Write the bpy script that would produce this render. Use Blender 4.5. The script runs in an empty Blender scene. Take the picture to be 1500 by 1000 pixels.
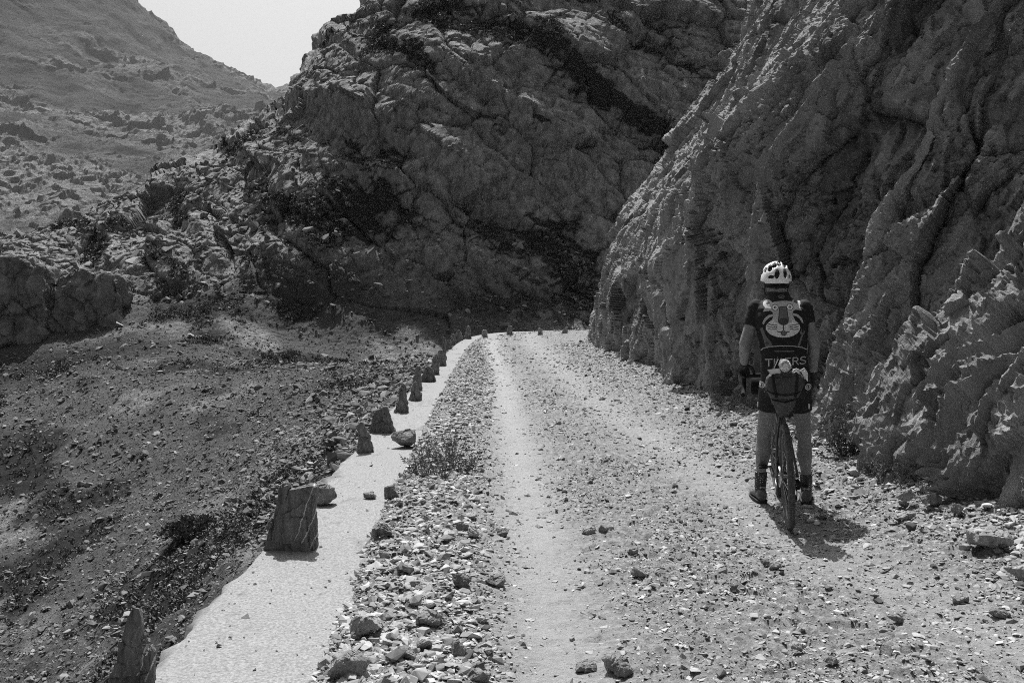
DENOISE = False
HAZE = 0.00006
HILL_COLS, HILL_R0, HILL_R1 = 900, 300, 430
MT_COLS, MT_ROWS = 520, 420
CL_ROWS, CL_COLS = 1000, 680
RD_ROWS, RD_COLS = 560, 420
BLOCK_N = 4500
GRAVEL_N, SCREE_N = 95000, 105000
HEATH_N, TUFT_N = 12000, 6000
import bpy, bmesh, math, random
import numpy as np
from mathutils import Vector, Matrix
from mathutils.bvhtree import BVHTree

scene = bpy.context.scene
COL = scene.collection
random.seed(7)
RNG = np.random.default_rng(11)

# ------------------------------------------------------------------ camera
FPX, PITCH, EYE = 1458.0, math.radians(3.53), 1.64
cam_d = bpy.data.cameras.new('camera')
cam_d.lens = 35.0; cam_d.sensor_width = 36.0
cam_d.clip_start = 0.05; cam_d.clip_end = 12000
cam = bpy.data.objects.new('camera', cam_d); COL.objects.link(cam)
cam.location = (0, 0, EYE); cam.rotation_euler = (math.pi/2 - PITCH, 0, 0)
scene.camera = cam
cp, sp = math.cos(PITCH), math.sin(PITCH)

def at(u, v, Y):
    """a point of the photograph (1500 x 1000) at the distance Y as a place in the world"""
    a, b = (u - 750) / FPX, (500 - v) / FPX
    dx, dy, dz = a, cp + b*sp, -sp + b*cp
    k = Y / dy
    return (dx*k, Y, EYE + dz*k)

def gnd(u, v, z=0.0):
    a, b = (u - 750) / FPX, (500 - v) / FPX
    dx, dy, dz = a, cp + b*sp, -sp + b*cp
    k = (z - EYE) / dz
    return (dx*k, dy*k, z)

# ------------------------------------------------------------------ numpy noise
_perm = np.random.RandomState(3).permutation(256).astype(np.int32)
_perm = np.concatenate([_perm, _perm, _perm])
_g = np.random.RandomState(5).normal(size=(256, 3)); _g /= np.linalg.norm(_g, axis=1)[:, None]
_g = _g.astype(np.float32)
_r = np.random.RandomState(9).rand(256, 8).astype(np.float32)

def perlin(P):
    P = np.asarray(P, np.float32)
    I = np.floor(P).astype(np.int32); F = P - I; I &= 255
    W = F*F*F*(F*(F*6-15)+10)
    out = np.zeros(len(P), np.float32)
    for i in (0, 1):
        wx = W[:, 0] if i else 1-W[:, 0]
        hx = _perm[I[:, 0]+i]
        for j in (0, 1):
            wy = wx*(W[:, 1] if j else 1-W[:, 1])
            hy = _perm[hx+I[:, 1]+j]
            for k in (0, 1):
                w = wy*(W[:, 2] if k else 1-W[:, 2])
                g = _g[_perm[hy+I[:, 2]+k]]
                out += w*(g[:, 0]*(F[:, 0]-i)+g[:, 1]*(F[:, 1]-j)+g[:, 2]*(F[:, 2]-k))
    return out*1.6

def fbm(P, octv=4, gain=.5, lac=2.03, ridged=False):
    P = np.asarray(P, np.float32)
    a, s, tot = 1.0, np.zeros(len(P), np.float32), 0
    for o in range(octv):
        n = perlin(P + 17.3*o)
        s += a*((1-2*np.abs(n)) if ridged else n)
        tot += a; a *= gain; P = P*lac
    return s/tot

def facet(P, tilt=1.0, seed=0):
    """broken-rock relief: every random cell is a tilted plane; returns height, cell tone, crack distance"""
    P = np.asarray(P, np.float32) + seed*3.7
    B = np.floor(P-.5).astype(np.int32)
    best = np.full(len(P), 9., np.float32); sec = best.copy()
    val = np.zeros(len(P), np.float32); tone = val.copy()
    for i in (0, 1):
        for j in (0, 1):
            for k in (0, 1):
                C = B + np.array([i, j, k], np.int32)
                h = _perm[_perm[_perm[C[:, 0] & 255]+(C[:, 1] & 255)]+(C[:, 2] & 255)]
                R = _r[h]
                D = P-(C+.5+.85*(R[:, :3]-.5))
                d = (D*D).sum(1)
                near = d < best
                sec = np.where(near, best, np.minimum(sec, d))
                v = R[:, 3]-.5 + tilt*(D*(R[:, 4:7]-.5)).sum(1)*2
                val = np.where(near, v, val); tone = np.where(near, R[:, 7], tone)
                best = np.where(near, d, best)
    return val, tone, np.sqrt(sec)-np.sqrt(best)

def sstep(a, b, x):
    t = np.clip((x-a)/(b-a), 0, 1); return t*t*(3-2*t)

# ------------------------------------------------------------------ mesh helpers
def np_mesh(name, V, F, smooth=False):
    me = bpy.data.meshes.new(name)
    V = np.ascontiguousarray(V, np.float32); F = np.ascontiguousarray(F, np.int32)
    n = F.shape[1]
    me.vertices.add(len(V)); me.vertices.foreach_set('co', V.ravel())
    me.loops.add(F.size); me.loops.foreach_set('vertex_index', F.ravel())
    me.polygons.add(len(F))
    me.polygons.foreach_set('loop_start', np.arange(0, F.size, n, dtype=np.int32))
    me.polygons.foreach_set('use_smooth', np.full(len(F), smooth, bool))
    me.update(calc_edges=True)
    return me

def attr(me, name, vals):
    a = me.attributes.new(name, 'FLOAT', 'POINT')
    a.data.foreach_set('value', np.ascontiguousarray(vals, np.float32))

def grid_faces(nr, nc):
    i = np.arange(nr*nc, dtype=np.int32).reshape(nr, nc)
    return np.stack([i[:-1, :-1], i[:-1, 1:], i[1:, 1:], i[1:, :-1]], -1).reshape(-1, 4)

def grid_normals(P):
    du = np.gradient(P, axis=1); dv = np.gradient(P, axis=0)
    N = np.cross(du, dv); N /= np.linalg.norm(N, axis=2)[..., None]+1e-9
    return N

def obj(name, me, m=None, parent=None, loc=None):
    o = bpy.data.objects.new(name, me); COL.objects.link(o)
    if m is not None and me is not None:
        for q in (m if isinstance(m, (list, tuple)) else [m]): me.materials.append(q)
    if parent: o.parent = parent
    if loc is not None: o.location = loc
    return o

def thing(name, label, cat, loc=(0, 0, 0), rot=(0, 0, 0), group=None):
    o = bpy.data.objects.new(name, None); COL.objects.link(o)
    o.empty_display_size = .1
    o.location = loc; o.rotation_euler = rot
    return tag(o, label, cat, group)

def tag(o, label=None, cat=None, group=None, kind=None):
    if label: o['label'] = label
    if cat: o['category'] = cat
    if group: o['group'] = group
    if kind: o['kind'] = kind
    return o

def remesh(V, F, voxel, smooth=0, keep=None):
    """V, F (list of lists) -> one closed voxel surface, as numpy arrays"""
    me = bpy.data.meshes.new('tmp'); me.from_pydata([tuple(map(float, v)) for v in V], [], F); me.update()
    o = bpy.data.objects.new('tmp', me); COL.objects.link(o)
    md = o.modifiers.new('r', 'REMESH'); md.mode = 'VOXEL'; md.voxel_size = voxel
    if smooth:
        ms = o.modifiers.new('s', 'SMOOTH'); ms.factor = .5; ms.iterations = smooth
    dg = bpy.context.evaluated_depsgraph_get()
    e = bpy.data.meshes.new_from_object(o.evaluated_get(dg))
    bpy.data.objects.remove(o); bpy.data.meshes.remove(me)
    return e

def co(me):
    a = np.empty(len(me.vertices)*3, np.float32); me.vertices.foreach_get('co', a); return a.reshape(-1, 3)

def set_co(me, V):
    me.vertices.foreach_set('co', np.ascontiguousarray(V, np.float32).ravel()); me.update()

def vnorm(me):
    a = np.empty(len(me.vertices)*3, np.float32); me.vertex_normals.foreach_get('vector', a); return a.reshape(-1, 3)

def shade(me, s=True):
    me.polygons.foreach_set('use_smooth', np.full(len(me.polygons), s, bool)); return me

class MB:
    """collects primitive shapes into one mesh"""
    def __init__(s): s.V = []; s.F = []; s.M = []
    def add(s, V, F, mi=0):
        n = len(s.V); s.V += [tuple(map(float, v)) for v in V]; s.F += [[i+n for i in f] for f in F]; s.M += [mi]*len(F)
    def tube(s, pts, r, n=10, cap=True, mi=0, closed=False, flat=1.0):
        pts = [Vector(p) for p in pts]; m = len(pts)
        rr = r if isinstance(r, (list, tuple)) else [r]*m
        V = []; up = None
        for i, p in enumerate(pts):
            if closed: t = pts[(i+1) % m]-pts[i-1]
            else: t = pts[min(i+1, m-1)]-pts[max(i-1, 0)]
            t.normalize()
            if up is None:
                up = Vector((0, 0, 1)) if abs(t.z) < .9 else Vector((1, 0, 0))
            a = (up - t*up.dot(t)).normalized(); b = t.cross(a); up = a
            for k in range(n):
                q = 2*math.pi*k/n
                V.append(p + (a*math.cos(q) + b*math.sin(q)*flat)*rr[i])
        F = []
        for i in range(m if closed else m-1):
            j = (i+1) % m
            for k in range(n):
                F.append([i*n+k, i*n+(k+1) % n, j*n+(k+1) % n, j*n+k])
        if cap and not closed:
            F.append(list(range(n))[::-1]); F.append([(m-1)*n+k for k in range(n)])
        s.add(V, F, mi)
    def caps(s, p0, p1, r0, r1, n=20, e0=True, e1=True, sx=1.0):
        """tapered capsule, rounded where e0/e1"""
        p0, p1 = Vector(p0), Vector(p1); t = (p1-p0).normalized()
        P, R = [], []
        if e0:
            for k in range(5, -1, -1):
                a = k*math.pi/12*.98; P.append(p0 - t*r0*math.sin(a)); R.append(r0*math.cos(a))
        else: P.append(p0); R.append(r0)
        for k in range(1, 6): P.append(p0.lerp(p1, k/6)); R.append(r0+(r1-r0)*k/6)
        if e1:
            for k in range(0, 6):
                a = k*math.pi/12*.98; P.append(p1 + t*r1*math.sin(a)); R.append(r1*math.cos(a))
        else: P.append(p1); R.append(r1)
        up = Vector((0, 1, 0)) if abs(t.y) < .9 else Vector((1, 0, 0))
        a = (up - t*up.dot(t)).normalized(); b = t.cross(a)
        V = []
        for p, r in zip(P, R):
            for k in range(n):
                q = 2*math.pi*k/n; V.append(p + a*math.cos(q)*r + b*math.sin(q)*r*sx)
        F = [[i*n+k, i*n+(k+1) % n, (i+1)*n+(k+1) % n, (i+1)*n+k] for i in range(len(P)-1) for k in range(n)]
        F.append(list(range(n))[::-1]); F.append([(len(P)-1)*n+k for k in range(n)])
        s.add(V, F)
    def ell(s, c, r, rot=None, n=20, mi=0):
        c = Vector(c); V, F = [], []
        for i in range(1, n):
            th = math.pi*i/n
            for k in range(n):
                q = 2*math.pi*k/n
                p = Vector((r[0]*math.sin(th)*math.cos(q), r[1]*math.sin(th)*math.sin(q), r[2]*math.cos(th)))
                if rot is not None: p = rot @ p
                V.append(c+p)
        for p in (Vector((0, 0, r[2])), Vector((0, 0, -r[2]))):
            if rot is not None: p = rot @ p
            V.append(c+p)
        for i in range(n-2):
            for k in range(n):
                F.append([i*n+k, (i+1)*n+k, (i+1)*n+(k+1) % n, i*n+(k+1) % n])
        T, B = (n-1)*n, (n-1)*n+1
        for k in range(n):
            F.append([T, k, (k+1) % n]); F.append([B, (n-2)*n+(k+1) % n, (n-2)*n+k])
        s.add(V, F, mi)
    def loft(s, rings, cap=True, mi=0):
        n = len(rings[0]); V = [p for r in rings for p in r]
        F = [[i*n+k, i*n+(k+1) % n, (i+1)*n+(k+1) % n, (i+1)*n+k] for i in range(len(rings)-1) for k in range(n)]
        if cap: F.append(list(range(n))[::-1]); F.append([(len(rings)-1)*n+k for k in range(n)])
        s.add(V, F, mi)
    def box(s, c, d, rot=None, mi=0):
        V = []
        for x in (-.5, .5):
            for y in (-.5, .5):
                for z in (-.5, .5):
                    p = Vector((x*d[0], y*d[1], z*d[2]))
                    if rot is not None: p = rot @ p
                    V.append(Vector(c)+p)
        s.add(V, [[0, 1, 3, 2], [4, 6, 7, 5], [0, 4, 5, 1], [2, 3, 7, 6], [0, 2, 6, 4], [1, 5, 7, 3]], mi)
    def mesh(s, name, smooth=True):
        me = bpy.data.meshes.new(name); me.from_pydata(s.V, [], s.F)
        bm = bmesh.new(); bm.from_mesh(me); bmesh.ops.recalc_face_normals(bm, faces=bm.faces)
        bm.to_mesh(me); bm.free()
        if any(s.M): me.polygons.foreach_set('material_index', s.M)
        shade(me, smooth)
        if smooth: me.set_sharp_from_angle(angle=math.radians(42))
        me.update(); return me
    def build(s, name, m, parent=None, smooth=True, loc=None):
        return obj(name, s.mesh(name, smooth), m, parent, loc)

# ------------------------------------------------------------------ materials
def grey(v): return (v, v, v, 1)

def mat(name, lo, hi=None, scale=5., detail=6., rough=.9, bumps=(), spec=.25, mixes=(), stretch=None, metal=0.0, ramp=(.35, .65), trans=0.0):
    """grey procedural surface; bumps = (noise scale, strength, distance); mixes = (attribute, grey, from, to)"""
    m = bpy.data.materials.new(name); m.use_nodes = True
    nt = m.node_tree; N, L = nt.nodes, nt.links
    b = N['Principled BSDF']; b.inputs['Roughness'].default_value = rough
    b.inputs['Specular IOR Level'].default_value = spec; b.inputs['Metallic'].default_value = metal
    if trans: b.inputs['Transmission Weight'].default_value = trans
    tc = N.new('ShaderNodeTexCoord'); src = tc.outputs['Object']
    if stretch:
        mp = N.new('ShaderNodeMapping'); L.new(src, mp.inputs[0])
        mp.inputs['Rotation'].default_value = stretch[1]; mp.inputs['Scale'].default_value = stretch[0]
        src = mp.outputs[0]
    col = None
    if hi is not None:
        nz = N.new('ShaderNodeTexNoise'); nz.inputs['Scale'].default_value = scale; nz.inputs['Detail'].default_value = detail
        nz.inputs['Roughness'].default_value = .65
        L.new(src, nz.inputs['Vector'])
        cr = N.new('ShaderNodeValToRGB'); L.new(nz.outputs[0], cr.inputs[0])
        cr.color_ramp.elements[0].position = ramp[0]; cr.color_ramp.elements[1].position = ramp[1]
        cr.color_ramp.elements[0].color = grey(lo); cr.color_ramp.elements[1].color = grey(hi)
        col = cr.outputs[0]
    else:
        b.inputs['Base Color'].default_value = grey(lo)
    for mx in mixes:
        an, val, f0, f1 = mx[:4]
        mode = mx[4] if len(mx) > 4 else 'MIX'
        at_ = N.new('ShaderNodeAttribute'); at_.attribute_name = an
        mr = N.new('ShaderNodeMapRange'); L.new(at_.outputs['Fac'], mr.inputs[0])
        mr.inputs[1].default_value = f0; mr.inputs[2].default_value = f1
        mi = N.new('ShaderNodeMix'); mi.data_type = 'RGBA'; mi.blend_type = mode
        L.new(mr.outputs[0], mi.inputs[0])
        if col is None:
            mi.inputs[6].default_value = grey(lo)
        else: L.new(col, mi.inputs[6])
        mi.inputs[7].default_value = grey(val)
        col = mi.outputs[2]
    if col is not None: L.new(col, b.inputs['Base Color'])
    prev = None
    for sc, st, di in bumps:
        nz = N.new('ShaderNodeTexNoise'); nz.inputs['Scale'].default_value = sc; nz.inputs['Detail'].default_value = 8
        nz.inputs['Roughness'].default_value = .7
        L.new(src, nz.inputs['Vector'])
        bp = N.new('ShaderNodeBump'); bp.inputs['Strength'].default_value = st; bp.inputs['Distance'].default_value = di
        L.new(nz.outputs[0], bp.inputs['Height'])
        if prev: L.new(prev, bp.inputs['Normal'])
        prev = bp.outputs[0]
    if prev: L.new(prev, b.inputs['Normal'])
    return m
# ------------------------------------------------------------------ light and air
SUN_EL, SUN_AZ = 58.0, -9.0         # degrees; azimuth from +Y, negative to the left
sd = bpy.data.lights.new('sun', 'SUN'); sd.energy = 5.0; sd.angle = math.radians(.5); sd.color = (1, 1, 1)
sun = bpy.data.objects.new('sun', sd); COL.objects.link(sun)
_e, _a = math.radians(SUN_EL), math.radians(SUN_AZ)
SUNV = Vector((math.sin(_a)*math.cos(_e), math.cos(_a)*math.cos(_e), math.sin(_e)))
sun.rotation_euler = SUNV.to_track_quat('Z', 'Y').to_euler()
sun.location = SUNV*60
w = bpy.data.worlds.new('World'); scene.world = w; w.use_nodes = True
nt = w.node_tree; bg = nt.nodes['Background']
sky = nt.nodes.new('ShaderNodeTexSky'); sky.sky_type = 'NISHITA'; sky.sun_disc = False
sky.sun_elevation = _e; sky.sun_rotation = _a; sky.altitude = 500; sky.dust_density = 6; sky.air_density = .25
bw = nt.nodes.new('ShaderNodeSeparateColor')       # black-and-white through a red filter
nt.links.new(sky.outputs[0], bw.inputs[0]); nt.links.new(bw.outputs[0], bg.inputs[0])
bg.inputs[1].default_value = 0.108
scene.view_settings.view_transform = 'Standard'; scene.view_settings.look = 'None'
scene.view_settings.exposure = .55; scene.view_settings.gamma = 1
cy = scene.cycles
cy.max_bounces = 6; cy.diffuse_bounces = 3; cy.glossy_bounces = 2; cy.transmission_bounces = 4; cy.volume_bounces = 0
cy.use_denoising = DENOISE; cy.filter_width = 1.0; cy.use_adaptive_sampling = False
try: cy.denoiser = 'OPENIMAGEDENOISE'; cy.denoising_prefilter = 'ACCURATE'
except Exception: pass

# ------------------------------------------------------------------ surfaces
M_HILL = mat('hill_limestone', .135, .43, scale=3.2, detail=14, rough=.95, bumps=((14, 1.0, .08), (4, 1.0, .25)), mixes=(('veg', .048, .44, .54), ('soil', .115, .0, .8), ('moss_shade', .035, .0, 1.0)), ramp=(.33, .66), spec=.08, stretch=((1, 1, .6), (0, .5, 0)))
M_MOUNT = mat('mountain_slope', .04, .125, scale=.014, detail=15, rough=1, bumps=((.14, 1.0, 7), (.032, 1, 26.0)), mixes=(('rock', .3, .42, .8),), ramp=(.35, .65), spec=.05)
M_CLIFF = mat('cliff_limestone', .16, .4, scale=2.2, detail=14, rough=.9, bumps=((60, .9, .01), (16, 1.0, .045)), mixes=(('pale', .4, .5, .95), ('dark', .075, .5, .9)), ramp=(.3, .72), spec=.2, stretch=((1, 1.6, .55), (0.35, 0, 0)))
M_CONC = mat('weathered_concrete', .15, .33, scale=80, detail=14, rough=.95, bumps=((220, .9, .003), (60, .3, .003)), mixes=(('stain', .1, .42, 1.05),), spec=.1)
M_ROAD = mat('gravel_road', .12, .29, scale=26, detail=12, rough=1, bumps=((140, .8, .008), (45, .8, .02)), mixes=(('track', .315, .05, 1.25),), spec=.05)
M_GRAVEL = mat('loose_limestone', .15, .26, scale=40, detail=6, rough=.95, bumps=((90, .35, .004),), mixes=(('tone', .5, .35, 1.0), ('tone', .06, .22, .0)), spec=.15)
M_SCREE = mat('scree_limestone', .1, .18, scale=9, detail=6, rough=1, mixes=(('tone', .4, .5, 1.1), ('tone', .04, .16, .0)), spec=.1)
M_STONE = mat('guard_stone', .12, .27, scale=14, detail=12, rough=.9, bumps=((70, .5, .006), (22, .5, .015)), spec=.2, stretch=((1.8, 1.8, .5), (0, .45, 0)))
M_STONE_DARK = mat('dark_slate', .08, .21, scale=14, detail=12, rough=.85, bumps=((70, .5, .006), (22, .5, .015)), spec=.25, stretch=((2.4, 2.4, .35), (0, .42, 0)), mixes=(('vein', .5, .3, .7),))
M_STONE_PALE = mat('pale_limestone', .2, .34, scale=12, detail=12, rough=.92, bumps=((80, .4, .005), (25, .5, .012)), spec=.15)
M_LEAF = mat('leaf', .065, .14, scale=20, rough=.7, spec=.3)
M_LEAF_PALE = mat('pale_leaf', .1, .2, scale=20, rough=.8, spec=.2)
M_GROUND = mat('valley_ground', .06, .1, scale=.02, rough=1)

# ------------------------------------------------------------------ terrain helpers
def tps(C, lam=0.0, scale=1.0):
    C = np.array(C, np.float64); n = len(C)
    X = C[:, :2]/scale
    d2 = ((X[:, None]-X[None])**2).sum(2)
    K = .5*d2*np.log(d2+1e-12) + lam*np.eye(n)
    P = np.c_[np.ones(n), X]
    A = np.block([[K, P], [P.T, np.zeros((3, 3))]])
    wv = np.linalg.solve(A, np.r_[C[:, 2], 0, 0, 0])
    def f(x, y):
        x = np.asarray(x)/scale; y = np.asarray(y)/scale; out = np.empty(x.shape)
        xs, ys, o = x.ravel(), y.ravel(), out.ravel()
        for i in range(0, len(xs), 40000):
            sx, sy = xs[i:i+40000].astype(np.float32), ys[i:i+40000].astype(np.float32)
            q = (sx[:, None]-X[:, 0].astype(np.float32))**2+(sy[:, None]-X[:, 1].astype(np.float32))**2
            o[i:i+40000] = (.5*q*np.log(q+1e-12)) @ wv[:n].astype(np.float32) + wv[n]+wv[n+1]*sx+wv[n+2]*sy
        return o.reshape(x.shape)
    return f

def blur(A, k):
    for _ in range(k):
        A[1:-1] = (A[:-2]+2*A[1:-1]+A[2:])/4; A[:, 1:-1] = (A[:, :-2]+2*A[:, 1:-1]+A[:, 2:])/4
    return A/(np.linalg.norm(A, axis=2)[..., None]+1e-9)

# outer edge of the road (the outer face of the concrete wall)
_kp = np.array([(-1.5, -8), (-1.5, 10), (-1.47, 20), (-1.42, 25), (-1.3, 27.4), (-.95, 29.5), (-.2, 30.9), (1, 31.6), (2.5, 31.9), (5, 32.1), (9, 32.1), (18, 31)], float)
def smooth_path(kp, n):
    t = np.r_[0, np.cumsum(np.hypot(*np.diff(kp, axis=0).T))]
    tt = np.linspace(0, t[-1], 400)
    p = np.c_[np.interp(tt, t, kp[:, 0]), np.interp(tt, t, kp[:, 1])]
    for _ in range(60):
        p[1:-1] = .25*p[:-2]+.5*p[1:-1]+.25*p[2:]
    t = np.r_[0, np.cumsum(np.hypot(*np.diff(p, axis=0).T))]
    tt = np.linspace(0, t[-1], n)
    return np.c_[np.interp(tt, t, p[:, 0]), np.interp(tt, t, p[:, 1])], tt
PATH, PATH_S = smooth_path(_kp, 90)

def edge_dist(x, y):
    """signed distance from the road's outer edge, positive on the road side"""
    x = np.asarray(x, np.float32).ravel(); y = np.asarray(y, np.float32).ravel()
    best = np.full(len(x), 1e9, np.float32); sg = np.zeros(len(x), np.float32)
    for (ax, ay), (bx, by) in zip(PATH[:-1], PATH[1:]):
        ex, ey = bx-ax, by-ay; l2 = ex*ex+ey*ey
        t = np.clip(((x-ax)*ex+(y-ay)*ey)/l2, 0, 1)
        dx, dy = x-ax-t*ex, y-ay-t*ey
        d = dx*dx+dy*dy
        m = d < best
        best = np.where(m, d, best); sg = np.where(m, np.sign(ex*(-dy)+ey*dx), sg)
    return np.sqrt(best)*np.where(sg == 0, 1, sg)

def wall_x(y):
    """foot of the cliff on the right of the road"""
    y = np.asarray(y, np.float64)
    return np.interp(y, [0, 3, 5, 6.3, 7.5, 8.75, 12, 15.6, 22, 23.2, 24.5, 26, 30, 36], [4.3, 3.65, 3.2, 2.98, 2.8, 2.66, 2.45, 2.24, 1.84, 1.9, 2.5, 3.9, 9, 18])

# ------------------------------------------------------------------ the hill and the scree below the road
HC = []
def hc(u, v, d): HC.append(at(u, v, d))
for a in [
    # scree bowl left of the road
    (0, 1000, 13), (0, 880, 16.5), (0, 750, 21.5), (0, 640, 27), (200, 900, 12.5), (200, 760, 18), (200, 650, 23.5), (350, 800, 12.5), (350, 660, 20),
    (350, 560, 27), (200, 560, 28), (330, 470, 36), (480, 600, 20), (480, 540, 28), (600, 530, 31), (0, 580, 31), (60, 520, 35), (200, 500, 34),
    # foot of the hill
    (560, 500, 36.2), (420, 480, 37), (600, 480, 36.8), (700, 476, 37), (800, 470, 37), (880, 470, 37.5), (1000, 460, 38),
    # lower, middle and upper face
    (500, 420, 38), (600, 410, 38.2), (700, 400, 38.6), (800, 400, 38.8), (880, 390, 39.5),
    (430, 350, 39.3), (500, 330, 40), (600, 320, 39.8), (700, 330, 40), (800, 330, 40.6), (900, 320, 41.2),
    (450, 250, 43), (520, 220, 42.6), (600, 210, 41.8), (700, 200, 41.8), (800, 210, 42.4), (900, 220, 43.5),
    (480, 140, 47), (560, 110, 45), (640, 100, 43.8), (740, 100, 43.6), (850, 110, 44.6), (950, 110, 46), (1060, 140, 46), (1100, 300, 44),
    (520, 50, 50), (600, 20, 49), (700, 0, 47), (850, 0, 48.5), (1000, 0, 50), (1100, 0, 51),
    (565, -5, 54), (700, -120, 53), (850, -150, 55), (1000, -150, 57), (760, -260, 64), (900, -260, 66),
    # left ridge, spur and its slope
    (500, 62, 53), (441, 132, 54), (424, 172, 53.5), (405, 200, 52), (330, 225, 52), (250, 247, 52.5), (200, 290, 51), (160, 327, 49),
    (340, 300, 45.5), (300, 340, 43.5), (340, 390, 40.5), (260, 330, 45), (230, 390, 41), (180, 360, 45), (60, 352, 46), (0, 368, 45), (-60, 372, 45),
    (100, 430, 40.5), (20, 440, 40), (200, 450, 38.5), (270, 440, 38.5), (-80, 520, 36), (-80, 700, 24), (-60, 900, 15.5)]:
    hc(*a)
HC += [(-1.7, 3, -1.5), (-1.7, 6, -1.4), (-1.7, 9, -1.0), (-1.7, 13, -.42), (-1.65, 18, -.42), (-1.65, 24, -.5), (-1.9, 29, -.7), (-.6, 32.5, -1.1), (2, 33.5, -1.7), (6, 34, -2), (12, 34, -2),
       (-2.6, 14, -.75), (-2.6, 20, -.7), (-3.5, 25, -.8),
       (-4, 2, -3.2), (-10, 2, -5.6), (-2, -3, -1.6), (20, 42, 2), (24, 52, 20), (24, 66, 32),
       # behind the crest
       (-30, 66, 1), (-20, 70, 4), (-12, 72, 10), (-36, 58, -2), (2, 84, 30), (16, 84, 34), (-14, 85, 4), (-40, 85, -8), (-25, 105, -6), (0, 110, 18), (24, 110, 26), (-46, 46, -4), (-48, 110, -10)]
hill_h = tps(HC, lam=.02, scale=10.)

def hill_grid(az, rr):
    A, R = np.meshgrid(np.radians(az), rr)
    X, Y = np.sin(A)*R, np.cos(A)*R
    Z = hill_h(X, Y)
    q = edge_dist(X, Y).reshape(X.shape)
    Z = np.where(q > -.02, np.minimum(Z, -.9)-.35*np.clip(q, 0, 2), Z)
    P = np.stack([X, Y, Z], -1)
    N = blur(grid_normals(P), 3)
    if N[len(rr)//2, len(az)//2, 2] < 0: N = -N
    return P, N, q

az = np.linspace(-35, 26, HILL_COLS)
rr = np.concatenate([np.geomspace(3.2, 33.5, HILL_R0)[:-1], np.linspace(33.5, 55, HILL_R1)[:-1], np.linspace(55, 72, HILL_R1//6)[:-1], np.linspace(72, 118, 40)])
P, N, q = hill_grid(az, rr)
sh = P.shape[:2]
p = P.reshape(-1, 3).astype(np.float32); n = N.reshape(-1, 3).astype(np.float32); qf = q.ravel()
rock = np.maximum(sstep(35.5, 39, p[:, 1]+.12*p[:, 0]), sstep(-13, -17, p[:, 0])*sstep(36.5, 39, p[:, 1])).astype(np.float32)
wp = p + .45*np.stack([fbm(p*.25+5, 3), fbm(p*.25+25, 3), fbm(p*.25+45, 3)], 1)
# strata dip from upper left to lower right across the face
ca, sa = math.cos(.55), math.sin(.55)
st = np.stack([wp[:, 0]*ca - wp[:, 2]*sa, wp[:, 1], wp[:, 0]*sa + wp[:, 2]*ca], 1)
big = fbm(st*np.array([.12, .12, .22]), 4)
f1, t1, c1 = facet(st*np.array([.26, .26, .46]), 1.0, 1)
f2, t2, c2 = facet(st*np.array([.85, .85, 1.3]), 1.0, 2)
f3, t3, c3 = facet(wp*2.6, 1.0, 3)
rid = fbm(wp*.55+9, 4, ridged=True)
fine = fbm(p*2.2, 4)
lev = st[:, 2]*.27 + .55*fbm(st*np.array([.1, .1, .1])+60, 3)
ph = lev-np.floor(lev)                                  # ledges that run down to the right
terr = np.where(ph < .8, .8-ph, (ph-.8)*4)
d = rock*(.9*big + .5*f1 + .15*f2 + .07*f3 + .03*rid + .03*fine + .75*terr*sstep(-.25, .2, fbm(st*.09+40, 2)) - .3*np.exp(-c1*20)*(t1 > .4) - .1*np.exp(-c2*16))
# the scree: soft swells and small bumps
d += (1-rock)*(.22*fbm(p*.35, 3) + .1*fbm(p*1.3+3, 3) + .03*fbm(p*6, 2))
d *= sstep(.0, -.5, qf)*.97+.03
vegn = fbm(st*np.array([.16, .2, .42])+31, 5)
P2 = p + n*d[:, None]
N2 = grid_normals(P2.reshape(sh+(3,))).reshape(-1, 3)
if N2[len(N2)//2, 2] < 0: N2 = -N2
lowz = sstep(6.5, 0, p[:, 2])
led = np.exp(-((ph-.86)/.14)**2)
veg = .36 + .7*vegn + .3*(N2[:, 2]-.55) + .1*lowz*rock + .22*led*sstep(-.2, .3, vegn) + .12*fbm(p*1.4+70, 4) + .16*np.exp(-c1*26)*(t1 > .4) + .1*np.exp(-c2*24)
def band(xs, zs, w_): return np.exp(-((p[:, 2]-np.interp(p[:, 0], xs, zs)+.5*fbm(p*.3+80, 3))/w_)**2)
brk = np.clip(.75+1.2*fbm(p*.45+15, 4), 0, 1.2)
veg += -.07 + brk*(.26*band([-12, -8, -5.2, -1.4, 3.1, 8], [.5, 2.6, 4.6, 3.3, 3.9, 5], .75)*sstep(52, 46, p[:, 1])
    + .04*band([-1, 0, 4.8, 9.3, 14], [14, 13.4, 12.6, 11, 10], .9) + .2*band([-2, -.9, 3.7, 8], [8.2, 7.8, 5.9, 5], .55) + .05*band([2, 8, 14], [10.5, 8.6, 6.5], .5)
    + .16*sstep(2.2, .8, p[:, 2])*sstep(-9, -5, p[:, 0]))
veg += brk*.2*sstep(3.4, 1.6, p[:, 2])*sstep(-14, -11.5, p[:, 0])*sstep(-2, -5, p[:, 0])  # scrub at the hill foot, which also paints in the gully's shade
veg += sstep(6, 14, p[:, 0])*.06 - sstep(-6, -11, p[:, 0])*.12*rock
veg = np.where(rock > .5, veg, .42+.9*fbm(p*np.array([.35, .35, .35])+12, 4))
veg = np.clip(veg, 0, 1).astype(np.float32)
lump = np.clip(fbm(p*3.1+8, 3)+.25, 0, 1)
P2 = P2 + n*((.16*lump*sstep(.4, .6, veg)*rock)[:, None])
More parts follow.
